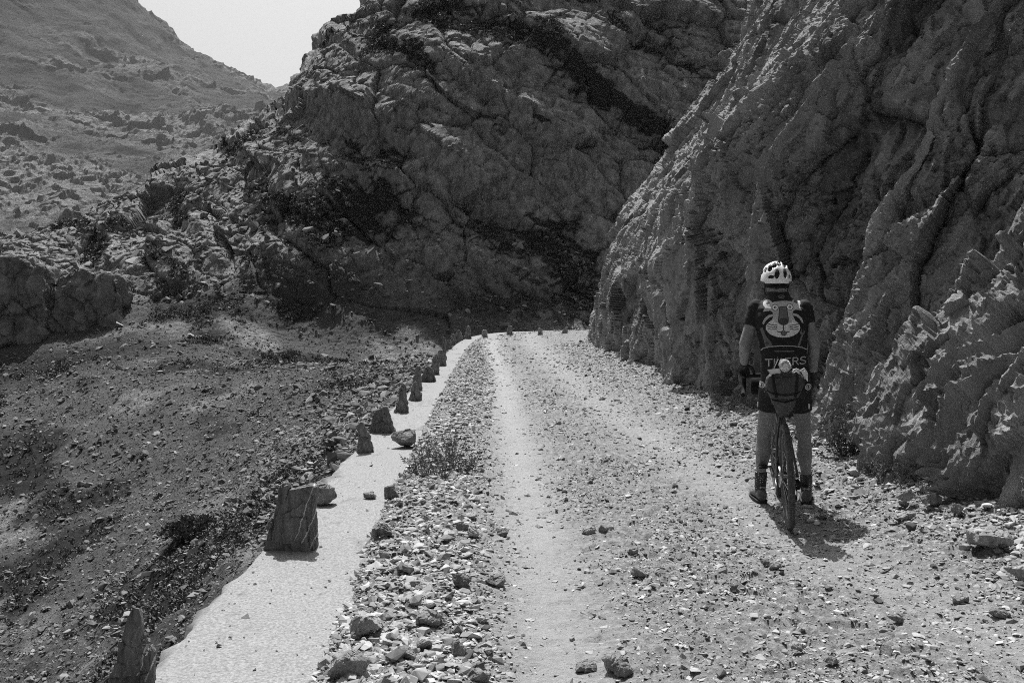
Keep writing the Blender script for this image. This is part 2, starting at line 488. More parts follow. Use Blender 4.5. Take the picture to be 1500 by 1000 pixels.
me = np_mesh('hillside', P2, grid_faces(*sh), False); attr(me, 'veg', veg*rock); attr(me, 'soil', (1-rock)*np.clip(1.1-1.1*sstep(-.05, .25, fbm(p*.22+3, 4)), .25, 1)); attr(me, 'moss_shade', np.maximum((1-rock)*sstep(.0, .2, fbm(p*np.array([.3, .3, .3])+12, 4)), np.exp(-(((p[:, 0]+15.6)/4.6)**2+((p[:, 1]-33.6)/2.2)**2)**2)))  # random moss patches, plus an oval of painted shade below the left outcrop
M_HILLTOP = M_HILL
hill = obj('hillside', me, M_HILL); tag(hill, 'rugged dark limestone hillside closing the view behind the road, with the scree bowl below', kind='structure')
rr_h = rr.copy()
HILL_P, HILL_Q, HILL_VEG, HILL_ROCK, HILL_SH, HILL_N = P2, qf, veg, rock, sh, N2

# ------------------------------------------------------------------ the far mountain and the valley below it
KM = 2.2                          # the mountain stands about 1.5 km away
MC = []
for a in [(0, 345, 235), (150, 335, 245), (80, 300, 265), (250, 250, 330), (0, 255, 310), (200, 205, 420), (0, 175, 410), (400, 192, 480), (330, 215, 420), (300, 190, 480),
          (150, 135, 560), (0, 110, 540), (300, 158, 600), (250, 96, 660), (400, 166, 700), (180, 42, 700), (0, 0, 620), (0, -200, 760), (100, -60, 730), (-150, 0, 600), (-150, 150, 440), (-150, 300, 250),
          (300, 120, 735), (345, 141, 770), (400, 149, 820), (440, 147, 850), (520, 138, 900), (240, 80, 715), (130, 14, 690), (700, 100, 950)]:
    MC.append(at(a[0], a[1], a[2]*KM))
MC += [(x*KM, y*KM, z*KM) for x, y, z in [(-400, 1050, 150), (-150, 1150, 120), (-700, 1000, 330), (0, 1200, 120), (-60, 180, 0), (100, 300, 60), (100, 700, 150), (-300, 300, 60), (-220, 150, 20), (200, 1200, 150)]]
MC += [(-30, 120, -14), (-70, 130, -14), (20, 150, -10), (-120, 100, -10)]
mount_h = tps(MC, lam=.5, scale=220.)
az = np.linspace(-38, 14, MT_COLS); rr = np.concatenate([np.geomspace(95, 230*KM, 50)[:-1], np.geomspace(230*KM, 900*KM, MT_ROWS)[:-1], np.geomspace(900*KM, 1150*KM, 30)])
A, R = np.meshgrid(np.radians(az), rr); X, Y = np.sin(A)*R, np.cos(A)*R
Z = mount_h(X, Y)
P = np.stack([X, Y, Z], -1); sh = P.shape[:2]
N = grid_normals(P); N *= np.sign(N[..., 2:3])
p = (P.reshape(-1, 3)/KM).astype(np.float32); n = N.reshape(-1, 3)
wq = p + 14*np.stack([fbm(p*.012+3, 3), fbm(p*.012+23, 3), fbm(p*.012+53, 3)], 1)
rk = .54 + .8*fbm(wq*np.array([.008, .008, .02])+7, 5) + .7*fbm(np.stack([wq[:, 0]*.012, wq[:, 1]*.012, wq[:, 2]*.09+wq[:, 0]*.02], 1)+27, 4)
rk += .36*sstep(520, 330, p[:, 1]) - .12
far = sstep(260, 520, p[:, 1])
f1, t1, c1 = facet(wq*np.array([.045, .045, .08]), 1.1, 4)
f2, t2, c2 = facet(wq*np.array([.13, .13, .2]), 1.1, 5)
rm = np.clip((rk-.35)*2.2, 0, 1)
gul = fbm(np.stack([wq[:, 0]*.022+wq[:, 2]*.006, wq[:, 1]*.008, wq[:, 2]*.007], 1)+9, 5, ridged=True)
f3, t3, c3 = facet(wq*np.array([.3, .3, .42]), 1.1, 6)
d = 5.5*gul*far + 4*fbm(wq*.014, 4) + 2.0*fbm(wq*.05, 5) + rm*(3.5*f1*far + 1.5*f2*(.35+.65*far) + .8*f3 + 2.6*fbm(wq*.04, 5, ridged=True)) 
P2 = P.reshape(-1, 3) + n*(d*1.25*KM*sstep(180, 400, np.hypot(p[:, 0], p[:, 1])*KM))[:, None]
me = np_mesh('mountain', P2, grid_faces(*sh), False); attr(me, 'rock', rk)
tag(obj('mountain', me, M_MOUNT), 'bare pale mountain slope and rocky valley far behind the spur', kind='structure')

k = 64
V = [(0, 0, -42)]+[(2620*math.cos(2*math.pi*i/k), 2620*math.sin(2*math.pi*i/k), -42) for i in range(k)]
me = bpy.data.meshes.new('ground'); me.from_pydata(V, [], [[0, i+1, (i+1) % k+1] for i in range(k)]); me.update()
tag(obj('ground', me, M_GROUND), 'low valley ground', kind='structure')

if HAZE:
    hz = MB(); hz.box((0, 0, 478), (5400, 5400, 1042))
    M_HAZE = bpy.data.materials.new('haze'); M_HAZE.use_nodes = True
    nt = M_HAZE.node_tree; nt.nodes.remove(nt.nodes['Principled BSDF'])
    pv = nt.nodes.new('ShaderNodeVolumePrincipled'); pv.inputs['Color'].default_value = (.9, .9, .9, 1)
    pv.inputs['Density'].default_value = HAZE; pv.inputs['Anisotropy'].default_value = .2
    nt.links.new(pv.outputs[0], nt.nodes['Material Output'].inputs['Volume'])
    tag(hz.build('haze', M_HAZE, smooth=False), 'thin pale air that fades the far mountain', kind='stuff')

# ------------------------------------------------------------------ the cliff beside the road
LEAN_H = np.array([-1, 0, 1.8, 2.95, 3.7, 4.8, 5.7, 6.95, 7.6, 10.5, 15])
LEAN_F = .9*np.array([0, 0, .12, .65, 1.25, 2.25, 2.8, 3.45, 3.6, 4.4, 7.5])
LEAN_N = np.array([-.35, 0, .7, 1.22, 1.6, 2.1, 2.5, 3.15, 3.5, 5.0, 9])
LEAN_RH = np.array([-1, .35, .8, 1.6, 2.6, 4, 6, 9, 15]); LEAN_R = np.array([-.1, 0, .3, 1.02, 1.88, 2.95, 4.2, 6.0, 10.5])
CREST = np.array([40, 26, 22.2, 19, 16.4, 14.4, 12.6, 10.9, 9.2, 8.1, 7.3, 6.65, 6.05, 5.5, 4.8, 4.0, 3.0, 1.5])
yy = np.concatenate([np.geomspace(2.6, 5, 60)[:-1], np.geomspace(4.6, 25.2, CL_ROWS), np.geomspace(25.3, 36, 60)])
zz = np.concatenate([np.linspace(-.45, 9.2, CL_COLS)[:-1], np.linspace(9.2, 15, 60)])
Y, Z = np.meshgrid(yy, zz)
pw = np.stack([Y*0, Y, Z], -1).reshape(-1, 3).astype(np.float32)
wob = (.5*fbm(pw*.42+4, 2) + .1*fbm(pw*1.3+14, 2)).reshape(Y.shape)
lean = np.where(Y > 0, 0, 0).astype(float)
tn = sstep(9.5, 15.5, Y)
lean = (1-tn)*np.interp(Z, LEAN_H, LEAN_N) + tn*np.interp(Z, LEAN_H, LEAN_F)
tr_ = sstep(9.0, 7.4, Y)
lean = lean + tr_*(np.interp(Z, LEAN_RH, LEAN_R)-np.interp(Z, LEAN_H, LEAN_N))*(1-tn)
# each rib juts out at its far end and falls back towards the camera
ys = Y + .1*np.clip(Z, 0, 9) + wob*np.clip(.25+.4*Z, .2, 1.3)
idx = np.clip(np.searchsorted(-CREST, -ys.ravel(), side='left'), 1, len(CREST)-1).reshape(Y.shape)
hi_, lo_ = CREST[idx-1], CREST[idx]
t = np.clip((hi_-ys)/(hi_-lo_), 0, 1)
gap = hi_-lo_
prof = np.where(t < .84, (t/.84)**.9, 1-sstep(.84, 1.0, t))
amp = gap*np.interp(hi_, [5, 7.3, 8.1, 9.2, 10.9, 12.6, 14.4, 19, 26], [.1, .1, .2, .6, .95, .9, .14, .1, .1])
amp = amp*(.12+.88*sstep(.1, 2.4, Z))
AMP_S = np.interp(ys, [4, 6, 8.5, 11.5, 13.2, 15.5, 17, 20, 30], [.1, .08, .2, 1.3, 1.5, .9, .35, .3, .3])*(.12+.88*sstep(.1, 2.4, Z))
X = wall_x(Y) + lean + prof*amp - .32*AMP_S
bulge = np.exp(-((Y-11.6)/2.3)**2-((Z-3.3)/1.5)**2)*.8
X -= bulge
# even out the spacing along each row, so that the faces between the ribs get their share
u_new = np.linspace(0, 1, len(yy)); Xn, Yn, Tn = np.empty_like(X), np.empty_like(Y), np.empty_like(Y)
J_ = sstep(.76, .86, t)+sstep(.06, .0, t)
for i in range(len(zz)):
    s_ = np.r_[0, np.cumsum(np.hypot(np.diff(X[i]), np.diff(Y[i]))/(.5*(Y[i, 1:]+Y[i, :-1])) * np.where(Y[i, 1:] > 25.2, .25, 1) * np.where(Y[i, 1:] < 5, .3, 1))]
    t_ = np.interp(u_new, s_/s_[-1], np.arange(len(yy)))
    Xn[i] = np.interp(t_, np.arange(len(yy)), X[i]); Yn[i] = np.interp(t_, np.arange(len(yy)), Y[i]); Tn[i] = np.interp(t_, np.arange(len(yy)), J_[i])
X, Y = Xn, Yn
P = np.stack([X, Y, Z], -1); sh = P.shape[:2]
N = grid_normals(P); N *= -np.sign(N[..., 0:1]); N = blur(N, 90)
p = P.reshape(-1, 3).astype(np.float32); n = N.reshape(-1, 3)
wp = p + .3*np.stack([fbm(p*.8+5, 3), fbm(p*.8+25, 3), fbm(p*.8+45, 3)], 1)
# cleavage runs up the ribs: stretched along (lean, y, z)
cs, sn = math.cos(.4), math.sin(.4)
stc = np.stack([wp[:, 0]*cs-wp[:, 2]*sn, wp[:, 1], wp[:, 0]*sn+wp[:, 2]*cs], 1)
big = fbm(stc*np.array([.5, .5, .28]), 4)
f1, t1, c1 = facet(stc*np.array([1.2, 1.2, .6]), 1.0, 6)
f2, t2, c2 = facet(stc*np.array([3.8, 3.8, 1.4]), 1.1, 7)
f3, t3, c3 = facet(stc*np.array([10, 10, 4.2]), 1.1, 8)
f4, t4, c4 = facet(wp*np.array([24, 24, 17]), 1.1, 9)
rough = .35+.65*sstep(-.35, .35, fbm(p*.55+90, 3))      # smooth slabs beside shattered zones
rough = np.maximum(rough, np.maximum(sstep(8.4, 6.8, p[:, 1]), sstep(13.5, 16, p[:, 1]))*.95)
d = .26*big + .19*f1 + rough*(.17*f2*(1-.5*sstep(12, 15, p[:, 1])+.25*sstep(9, 7.5, p[:, 1])) + .08*f3*(1-.5*sstep(12, 15, p[:, 1])) + .03*f4*(1-.6*sstep(12, 15, p[:, 1]))) + (1-rough)*(.03*f2+.014*f3) + .035*fbm(stc*np.array([4, 4, 1.6]), 5) - .13*np.exp(-c1*13)*(t1 > .45) - .02*rough*np.exp(-c2*14)
jm = np.clip(Tn.ravel(), 0, 1)*sstep(15, 12, p[:, 1])
d = d*(1-.72*jm)+jm*.05*fbm(p*3, 4)
P2 = p + n*d[:, None]
veg = fbm(p*np.array([.6, .8, .8])+55, 4)
me = np_mesh('cliff', P2, grid_faces(*sh), False)
attr(me, 'pale', np.clip(.38+.9*fbm(stc*np.array([1.6, 1.6, .5])+33, 4)+.25*(t2-.5), 0, 1))
attr(me, 'dark', np.clip(.42+1.0*fbm(stc*np.array([.7, .7, .35])+63, 5)+.2*(t3-.5), 0, 1))
tag(obj('cliff', me, M_CLIFF), 'steep ribbed limestone cliff rising straight from the road on the right', kind='structure')
CL_P, CL_SH = P2, sh

# ------------------------------------------------------------------ the gravel road
def track_mask(x, y):
    c1 = np.interp(y, [3, 5, 8, 16, 24, 29, 31], [.22, .17, .08, -.16, -.5, -.55, .2])
    c2 = np.interp(y, [3, 5.3, 6.3, 8.9, 12.6, 20, 26], [2.3, 1.98, 1.74, 1.5, 1.1, .75, .5])
    w1 = np.interp(y, [3, 8, 20, 30], [.32, .27, .24, .3])
    return np.exp(-((x-c1)/w1)**2)*np.interp(y, [3, 6, 29, 31], [.85, 1, 1, .5]) + .6*np.exp(-((x-c2)/.34)**2)

def road_edge(y):
    return np.interp(y, [3, 4, 6, 8.5, 12.6, 17.7, 23, 32], [.7, .74, .64, .6, .53, .46, .4, .4])

def road_z(x, y, q=None, detail=True):
    x = np.asarray(x, np.float64).ravel(); y = np.asarray(y, np.float64).ravel()
    if q is None: q = edge_dist(x, y)
    dw = wall_x(y)-x
    tr = track_mask(x, y)
    z = .055 - .045*np.clip(tr, 0, 1)
    z += .05*np.exp(-((q-1.0)/.3)**2)*np.interp(y, [3, 9, 30], [1, .6, .4])     # rubble berm by the wall
    z += .13*np.exp(-np.clip(dw, 0, 9)/.42)*(dw < 6) + .05*sstep(1.6, .3, dw)   # talus at the cliff foot
    g_ = np.exp(-(((x-1.87)/.75)**2+((y-6.85)/.95)**2)**2)
    z += g_*(np.interp(y, [6.3, 7.1], [.0, .035])-z)
    pz = np.stack([x, y, np.zeros_like(x)], 1).astype(np.float32)
    z += .022*fbm(pz*1.3, 3)*(1-g_)
    if detail:
        f, _, _ = facet(pz*9, 1.0, 2); f2, _, _ = facet(pz*26, 1.0, 3)
        z += (1-.75*np.clip(tr, 0, 1))*(.02*f + .009*f2)
    e = road_edge(y) + .05*fbm(pz*np.array([3., 3., 1.])+77, 3)
    z = np.where(q < e, .05-(e-q)*.75+.1*(z-.05), z)
    return z

ry = np.concatenate([np.geomspace(2.4, 27, RD_ROWS)[:-1], np.linspace(27, 33.5, 110)]); 
rx = np.concatenate([np.linspace(-1.35, 4.7, RD_COLS)[:-1], np.linspace(4.7, 15, 40)])
X, Y = np.meshgrid(rx, ry); sh = X.shape
q = edge_dist(X, Y); z = road_z(X, Y, q)
F = grid_faces(*sh)
qc = q[F].min(1); F = F[qc > .12]
me = np_mesh('road', np.stack([X.ravel(), Y.ravel(), z], 1), F, True)
pz = np.stack([X.ravel(), Y.ravel(), z], 1).astype(np.float32)
attr(me, 'track', np.clip(track_mask(X.ravel(), Y.ravel())+.35*fbm(pz*2.5, 4), 0, 1.3))
tag(obj('road', me, M_ROAD), 'rough gravel mountain road with pale worn wheel tracks', kind='structure')
# earth behind the camera, so that the road goes on
me = np_mesh('road', [(-1.4, -30, .0), (6, -30, .0), (6, 2.6, .0), (-1.4, 2.6, .0)], [[0, 1, 2, 3]]); attr(me, 'track', np.full(4, .3))
tag(obj('path', me, M_ROAD), 'the gravel road behind the viewpoint', kind='structure')

# ------------------------------------------------------------------ the concrete edge of the road
WP, WS = smooth_path(_kp, 1100)
keep = (WP[:, 1] > 1.0) & (WP[:, 0] < 14); WP = WP[keep]; WS = WS[keep]
T = np.gradient(WP, axis=0); T /= np.linalg.norm(T, axis=1)[:, None]; RT = np.c_[T[:, 1], -T[:, 0]]
qs = np.concatenate([[-.02, -.03, -.03, -.02, -.005], np.linspace(.02, .8, 56), [.83, .84]])
zs = np.concatenate([[-2.6, -1.2, -.5, -.12, .012], np.full(56, .034), [0, -.3]])
Sx = np.repeat(WP[:, None, :], len(qs), 1) + RT[:, None, :]*qs[None, :, None]
V = np.concatenate([Sx, np.broadcast_to(zs, Sx.shape[:2])[..., None]], -1)
p = V.reshape(-1, 3).astype(np.float32)
edge = np.broadcast_to((qs < .03).astype(float), Sx.shape[:2]).ravel()
wall_side = np.broadcast_to((qs < .0).astype(float), Sx.shape[:2]).ravel()
jit = fbm(p*np.array([2.2, 2.2, .8]), 4)*.035 + fbm(p*9, 3)*.016
p[:, 0] += jit*edge*np.repeat(RT[:, 0], len(qs)); p[:, 1] += jit*edge*np.repeat(RT[:, 1], len(qs))
p[:, 2] += (1-wall_side)*(.01*fbm(p*1.3, 2)+.0012*fbm(p*30, 2))
f, _, c = facet(p*np.array([7, 7, 7]), 1, 4)
p[:, 0] += wall_side*f*.05
me = np_mesh('retaining_wall', p, grid_faces(len(WP), len(qs)), True); me.flip_normals()
S2 = np.repeat(p.reshape(len(WP), len(qs), 3)[:, 30, 1], len(qs))+.05*fbm(p*np.array([6., 1., 1.]), 3); Q2 = np.tile(qs, len(WP))
crackl = sum(np.exp(-((S2-y0)/w0)**2) for y0, w0 in ((5.02, .006), (11.6, .012)))
attr(me, 'stain', np.clip(.6*crackl+.35*np.exp(-np.clip(Q2, 0, 9)/.05)+.3*sstep(.45, .75, Q2)*(.5+fbm(p*4, 3))+.24+.5*np.clip(fbm(p*np.array([.9, .9, 1])+35, 4), -.2, .6)+.45*fbm(p*np.array([1.5, 1.5, 1])+5, 5)+.8*fbm(p*12, 5), 0, 1))
tag(obj('retaining_wall', me, M_CONC), 'pale worn concrete strip topping the retaining wall along the drop side of the road', 'wall')
# ------------------------------------------------------------------ stones
def hull(npts, dims, rng):
    P = rng.normal(size=(npts, 3)); P /= np.linalg.norm(P, axis=1)[:, None]
    P *= rng.uniform(.75, 1.1, (npts, 1)); P *= np.array(dims)
    bm = bmesh.new()
    for q in P: bm.verts.new(q)
    bmesh.ops.convex_hull(bm, input=bm.verts)
    bmesh.ops.delete(bm, geom=[v for v in bm.verts if not v.link_faces], context='VERTS')
    bmesh.ops.triangulate(bm, faces=bm.faces)
    bm.verts.index_update()
    V = np.array([v.co[:] for v in bm.verts]); F = np.array([[v.index for v in f.verts] for f in bm.faces]); bm.free()
    return V, F
HULLS = [hull(int(RNG.integers(9, 16)), (1, RNG.uniform(.6, .95), RNG.uniform(.3, .7)), RNG) for _ in range(48)]
SLIVERS = [hull(int(RNG.integers(8, 12)), (1, RNG.uniform(.5, .8), RNG.uniform(.16, .3)), RNG) for _ in range(24)]

def rotmats(rng, n, tilt):
    a = rng.uniform(0, 2*np.pi, n); t = rng.normal(0, tilt, n); u = rng.normal(0, tilt, n)
    z = np.zeros(n); o = np.ones(n)
    Rz = np.stack([np.cos(a), -np.sin(a), z, np.sin(a), np.cos(a), z, z, z, o], 1).reshape(-1, 3, 3)
    Rx = np.stack([o, z, z, z, np.cos(t), -np.sin(t), z, np.sin(t), np.cos(t)], 1).reshape(-1, 3, 3)
    Ry = np.stack([np.cos(u), z, np.sin(u), z, o, z, -np.sin(u), z, np.cos(u)], 1).reshape(-1, 3, 3)
    return Rx @ Ry @ Rz

def scatter(name, P, S, shapes, rng, tilt=.3, sink=.25):
    """many small stones as one mesh"""
    Vs, Fs, Ts, off = [], [], [], 0
    which = rng.integers(0, len(shapes), len(P)); Rm = rotmats(rng, len(P), tilt)
    tone = rng.beta(2, 2.2, len(P))
    for k, (V, F) in enumerate(shapes):
        m = np.nonzero(which == k)[0]
        if not len(m): continue
        W = np.einsum('nij,vj->nvi', Rm[m], V)*S[m][:, None, None] + P[m][:, None, :]
        W[..., 2] += (S[m]*np.abs(V[:, 2]).max()*(1-2*sink))[:, None]
        Vs.append(W.reshape(-1, 3)); nv = len(V)
        Fs.append((F[None]+(np.arange(len(m))*nv)[:, None, None]+off).reshape(-1, 3)); off += nv*len(m)
        Ts.append(np.repeat(tone[m], nv))
    me = np_mesh(name, np.concatenate(Vs), np.concatenate(Fs), False)
    attr(me, 'tone', np.concatenate(Ts))
    return me

def powerlaw(rng, n, lo, hi, k):
    u = rng.random(n); return (lo**-k + u*(hi**-k - lo**-k))**(-1/k)

# gravel: rubble berm by the wall, middle ridge, talus at the cliff
rng = np.random.default_rng(21)
N_ = GRAVEL_N
y = (3.3**-.55 + rng.random(N_*3)*(31.5**-.55 - 3.3**-.55))**(-1/.55)
x = rng.uniform(-1.3, 4.6, N_*3)
x = np.where(y > 24, rng.uniform(-1.3, 7.5, N_*3), x)
q = edge_dist(x, y); dw = wall_x(y)-x
tr = track_mask(x, y); ed = road_edge(y)
berm = np.exp(-((q-(ed+.3))/.42)**2)*(q > ed-.1)
mid = np.exp(-((x-np.interp(y, [3, 8, 20], [1.1, .95, .25]))/.45)**2)
talus = np.exp(-np.clip(dw, 0, 9)/.75)
patch = np.clip(.45+1.9*fbm(np.stack([x*1.3, y*.7, x*0], 1)+40, 3), .06, 1.4)
dens = (.14+.85*berm+.4*mid*patch+.8*talus+.5*patch)*(1-.9*np.clip(tr, 0, 1))
ok = (rng.random(len(x)) < dens) & (q > ed-.14+.12*rng.random(len(x))) & (dw > -.15)
x, y, q, dw, berm, talus, tr = [a[ok][:N_] for a in (x, y, q, dw, berm, talus, tr)]
big = np.clip(berm+talus*.9, 0, 1)
S = powerlaw(rng, len(x), 1, 7, 2.0)*(.0048+.0056*big)*np.interp(y, [3, 8, 30], [1, 1.15, 1.9])
S = np.minimum(S, .05)
Z = road_z(x, y, q)
me = scatter('gravel', np.stack([x, y, Z], 1), S, HULLS+SLIVERS+SLIVERS, rng, .2, .4)
tag(obj('gravel', me, M_GRAVEL), 'loose angular limestone gravel spread over the road', kind='stuff')

# grit on the concrete
n = 1100
x = np.clip(np.where(rng.random(n) < .5, rng.uniform(.04, .74, n), np.where(rng.random(n) < .75, .74-np.abs(rng.normal(0, .07, n)), .03+np.abs(rng.normal(0, .05, n)))), .02, .76); i = (np.interp((2.5+rng.random(n)**1.6*26), WP[:, 1], np.arange(len(WP)))).astype(int)
gp = WP[i]+RT[i]*x[:, None]
me = scatter('grit', np.c_[gp, np.full(n, .036)], powerlaw(rng, n, .004, .034, 2.0), HULLS+SLIVERS, rng, .2, .3)
tag(obj('grit_gravel', me, M_GRAVEL), 'scattered grit and chips lying on the concrete strip', kind='stuff')

# scree and rubble on the slope below
idx = np.nonzero((HILL_P[:, 1] > 4) & (HILL_P[:, 1] < 40) & (HILL_Q < -.04) & (HILL_P[:, 0] > -27))[0]
hp = HILL_P[idx]
# area weight of the uneven grid
rad = np.hypot(hp[:, 0], hp[:, 1]); step = np.gradient(rr_h)[np.clip(idx//HILL_SH[1], 0, len(rr_h)-1)]
wgt = rad*step/np.maximum(rad, 8)**1.15
bush = fbm(hp*np.array([.3, .3, .3])+12, 4)
cover = np.clip(.75-2.2*np.clip(bush-.02, 0, 1), .05, 1)
near_wall = np.exp(-np.abs(HILL_Q[idx])/1.6)*sstep(10, 14, hp[:, 1])
hillfoot = sstep(31, 36, hp[:, 1])
wgt = wgt*(cover+1.6*near_wall)*(1-.55*hillfoot)
pick = rng.choice(len(idx), SCREE_N, p=wgt/wgt.sum())
P0 = hp[pick]+rng.normal(0, .03, (SCREE_N, 3))
S = powerlaw(rng, SCREE_N, 1, 9, 2.2)*np.interp(P0[:, 1], [8, 15, 38], [.011, .0135, .022])
S *= 1+1.1*near_wall[pick]
S = np.minimum(S, .34)
me = scatter('scree', P0, S, HULLS+SLIVERS, rng, .35, .35)
tag(obj('scree_rubble', me, M_SCREE), 'broken scree covering the slope below the road', kind='stuff')

# broken blocks lying on the rocky left slope and along the foot of the hill
idx = np.nonzero((HILL_ROCK > .3) & (HILL_P[:, 1] > 33) & (HILL_P[:, 1] < 52) & ((HILL_P[:, 0] < -6.5) | (HILL_P[:, 1] < 39.5)) & (HILL_Q < -1) & (HILL_N[:, 2] > .45))[0]
pick = rng.choice(idx, BLOCK_N)
S = powerlaw(rng, BLOCK_N, .05, .42, 1.7)
me = scatter('blocks', HILL_P[pick], S, HULLS, rng, .4, .4)
tag(obj('block_rubble', me, M_SCREE), 'angular fallen rock blocks strewn over the left slope and the foot of the hill', kind='stuff')

# ---- single stones
def slab_stone(name, outline, thick, seed, mat_, loc, rotz=0, tilt=(0, 0), label='', cat='guard stone', group=None, vox=None, rough=1.0, veins=False, wts=(.06, .028, .03)):
    """an upright stone cut from an outline (x, z), with its own thickness, broken faces and chipped edges"""
    h = max(z for _, z in outline)
    rng = np.random.default_rng(seed)
    V, F = [], []; n = len(outline); cx = sum(a for a, _ in outline)/n
    for s_ in (-1, 1):
        for (a, z) in outline:
            k = 1-.22*(s_ > 0)*(.4+z/h)*.6
            V.append((cx+(a-cx)*k, s_*thick/2*(1-.35*z/h), z*(1-.04*(s_ > 0))))
    F = [list(range(n)), list(range(2*n-1, n-1, -1))]+[[i, n+i, n+(i+1) % n, (i+1) % n] for i in range(n)]
    vox = vox or (h/90 if h > .25 else h/50)
    me = remesh(V, F, vox, 1)
    P = co(me); Nn = vnorm(me)
    s_ = rng.uniform(0, 50)
    q_ = P/h
    ql = q_*np.array([2, 2, 1.4])
    f1, t1, c1 = facet(ql*1.5+s_, 1.1); f2, t2, c2 = facet(ql*4+s_, 1.1, 1)
    d = h*rough*(wts[0]*f1+wts[1]*f2+wts[2]*fbm(q_*5+s_, 5)-.02*np.exp(-c1*16))
    P = P+Nn*d[:, None]
    # bedding: thin steps up the stone
    set_co(me, P)
    if veins:
        u = P[:, 0]/h*7.5-P[:, 2]/h*2.6+.5*fbm(q_*3+9, 3)
        k = np.abs(u-np.round(u)); r = np.sin(np.round(u)*12.9)*.5+.5
        attr(me, 'vein', np.where(k < .03+.05*r, 1-.6*(r < .4), 0)*(fbm(q_*4+3, 2) > -.25))
    shade(me, False)
    o = obj(name, me, mat_)
    o.location = loc; o.rotation_euler = (tilt[0], tilt[1], rotz)
    tag(o, label, cat, group)
    return o

TOP = .03
def pl(u, v, z=TOP): return Vector(gnd(u, v, z))
GS = []
def guard(u0, u1, vb, vt, prof, mat_, seed, label, thick=.5, rotz=0, veins=False, rough=1.0, dz=-.04):
    """u0,u1 base span, vb base line, vt top; prof = outline in unit square"""
    c = pl((u0+u1)/2, vb); sc = c.y/FPX
    wd, ht = (u1-u0)*sc*1.0, (vb-vt)*sc*1.0-dz
    c.y += wd*thick*.5
    out = [((a-.5)*wd, b*ht) for a, b in prof]
    return slab_stone('guard_stone', out, wd*thick, seed, mat_, (c.x, c.y, TOP+dz), rotz, (0, 0), label, 'guard stone', 'guard stones along the edge of the road', veins=veins, rough=rough)
PEAK = [(0, 0), (1, 0), (.92, .45), (.62, .95), (.45, 1), (.2, .6)]
SPIRE = [(0, 0), (1, 0), (.9, .5), (.72, .92), (.5, 1), (.35, .9), (.2, .5)]
BLOCK = [(0, 0), (1, 0), (.98, .55), (.86, .95), (.4, 1), (.16, .9), (.04, .5)]
TALL = [(.1, 0), (1, 0), (.95, .5), (.8, .95), (.4, 1), (.15, .8), (.0, .4)]
guard(151, 224, 1006, 884, [(0, 0), (1, 0), (1.0, .5), (.93, .55), (.84, .44), (.8, .5), (.78, .8), (.74, .98), (.58, 1), (.5, .93), (.3, .5)], M_STONE_DARK, 1, 'dark two-pronged slate slab at the near end of the concrete strip', .42, veins=True, rough=.65)
guard(379, 463, 808, 705, [(0, 0), (1, 0), (1.0, .22), (.95, .6), (1.0, .93), (.86, .95), (.5, .9), (.44, .99), (.36, .93), (.14, .35)], M_STONE_DARK, 2, 'big dark slate block with pale diagonal veins and a sloping left side', .5, veins=True, rough=.75)
guard(519, 547, 664, 616, [(0, 0), (1, 0), (.82, .45), (.55, .72), (.42, .97), (.3, 1), (.12, .85), (.14, .4)], M_STONE, 3, 'pale narrow leaning stone with a pointed top, just beyond the veined slab', .7, rotz=.2)
guard(541, 580, 635, 597, [(0, 0), (1, 0), (.85, .5), (.62, 1), (.2, .93), (.05, .5)], M_STONE_DARK, 4, 'broad dark trapezoid stone right behind the boulder that rests on the concrete', .6)
guard(574, 600, 605, 562, [(0, 0), (1, 0), (.97, .3), (.72, .55), (.68, .85), (.52, 1), (.4, .85), (.35, .5), (.12, .2)], M_STONE, 5, 'grey bottle-shaped stone tapering to a thin point', .6)
guard(597, 617, 587, 558, [(0, 0), (1, 0), (.95, .5), (.68, .9), (.55, 1), (.3, .7)], M_STONE, 6, 'low triangular grey stone between the bottle-shaped stone and the tall thin one', .6)
guard(606, 618, 572, 536, TALL, M_STONE, 7, 'tall thin grey post-like stone left of the low dark trapezoid', .8, rotz=.3)
guard(616, 640, 560, 537, [(0, 0), (1, 0), (.84, .5), (.76, .85), (.45, 1), (.25, .92), (.1, .5)], M_STONE_DARK, 8, 'low dark trapezoid stone with a pale rim, midway along the row', .6)
guard(629, 644, 549, 520, [(.1, 0), (1, 0), (.95, .5), (.85, .8), (.6, 1), (.35, .85), (.05, .4)], M_STONE, 9, 'upright grey stone with a rounded gable top behind the low dark trapezoid', .7)
guard(639, 653, 536, 512, BLOCK, M_STONE, 10, 'squat grey stone leaning against the gable-topped one', .7)
guard(646, 654, 527, 493, TALL, M_STONE_DARK, 11, 'dark thin upright stone, tallest where the row begins to curve', .9, rotz=.2)
guard(653, 662, 511, 497, BLOCK, M_STONE, 12, 'small squat stone just past the dark thin upright', .7)
guard(660, 668, 503.5, 489, TALL, M_STONE, 13, 'small grey stone between the squat one and the broad pair at the bend', .8)
guard(665, 678, 499, 482, PEAK, M_STONE, 14, 'broad grey peaked stone at the start of the bend', .6)
guard(679, 691, 496.5, 477, SPIRE, M_STONE, 15, 'grey cone-shaped stone, tallest at the bend', .7)
guard(705.5, 714.5, 495, 483, [(0, 0), (1, 0), (.98, .7), (.75, 1), (.2, .95), (.02, .7)], M_STONE_PALE, 16, 'small stone with a bright pale cap on the far side of the bend', .8)
guard(742, 751, 492.5, 477, TALL, M_STONE, 17, 'narrow grey stone standing alone behind the far end of the road', .8)
guard(788, 795, 491.5, 481, [(0, 0), (1, 0), (.95, .9), (.8, 1), (.1, 1), (.02, .5)], M_STONE_PALE, 18, 'small square pale stone at the far end of the road', .9)
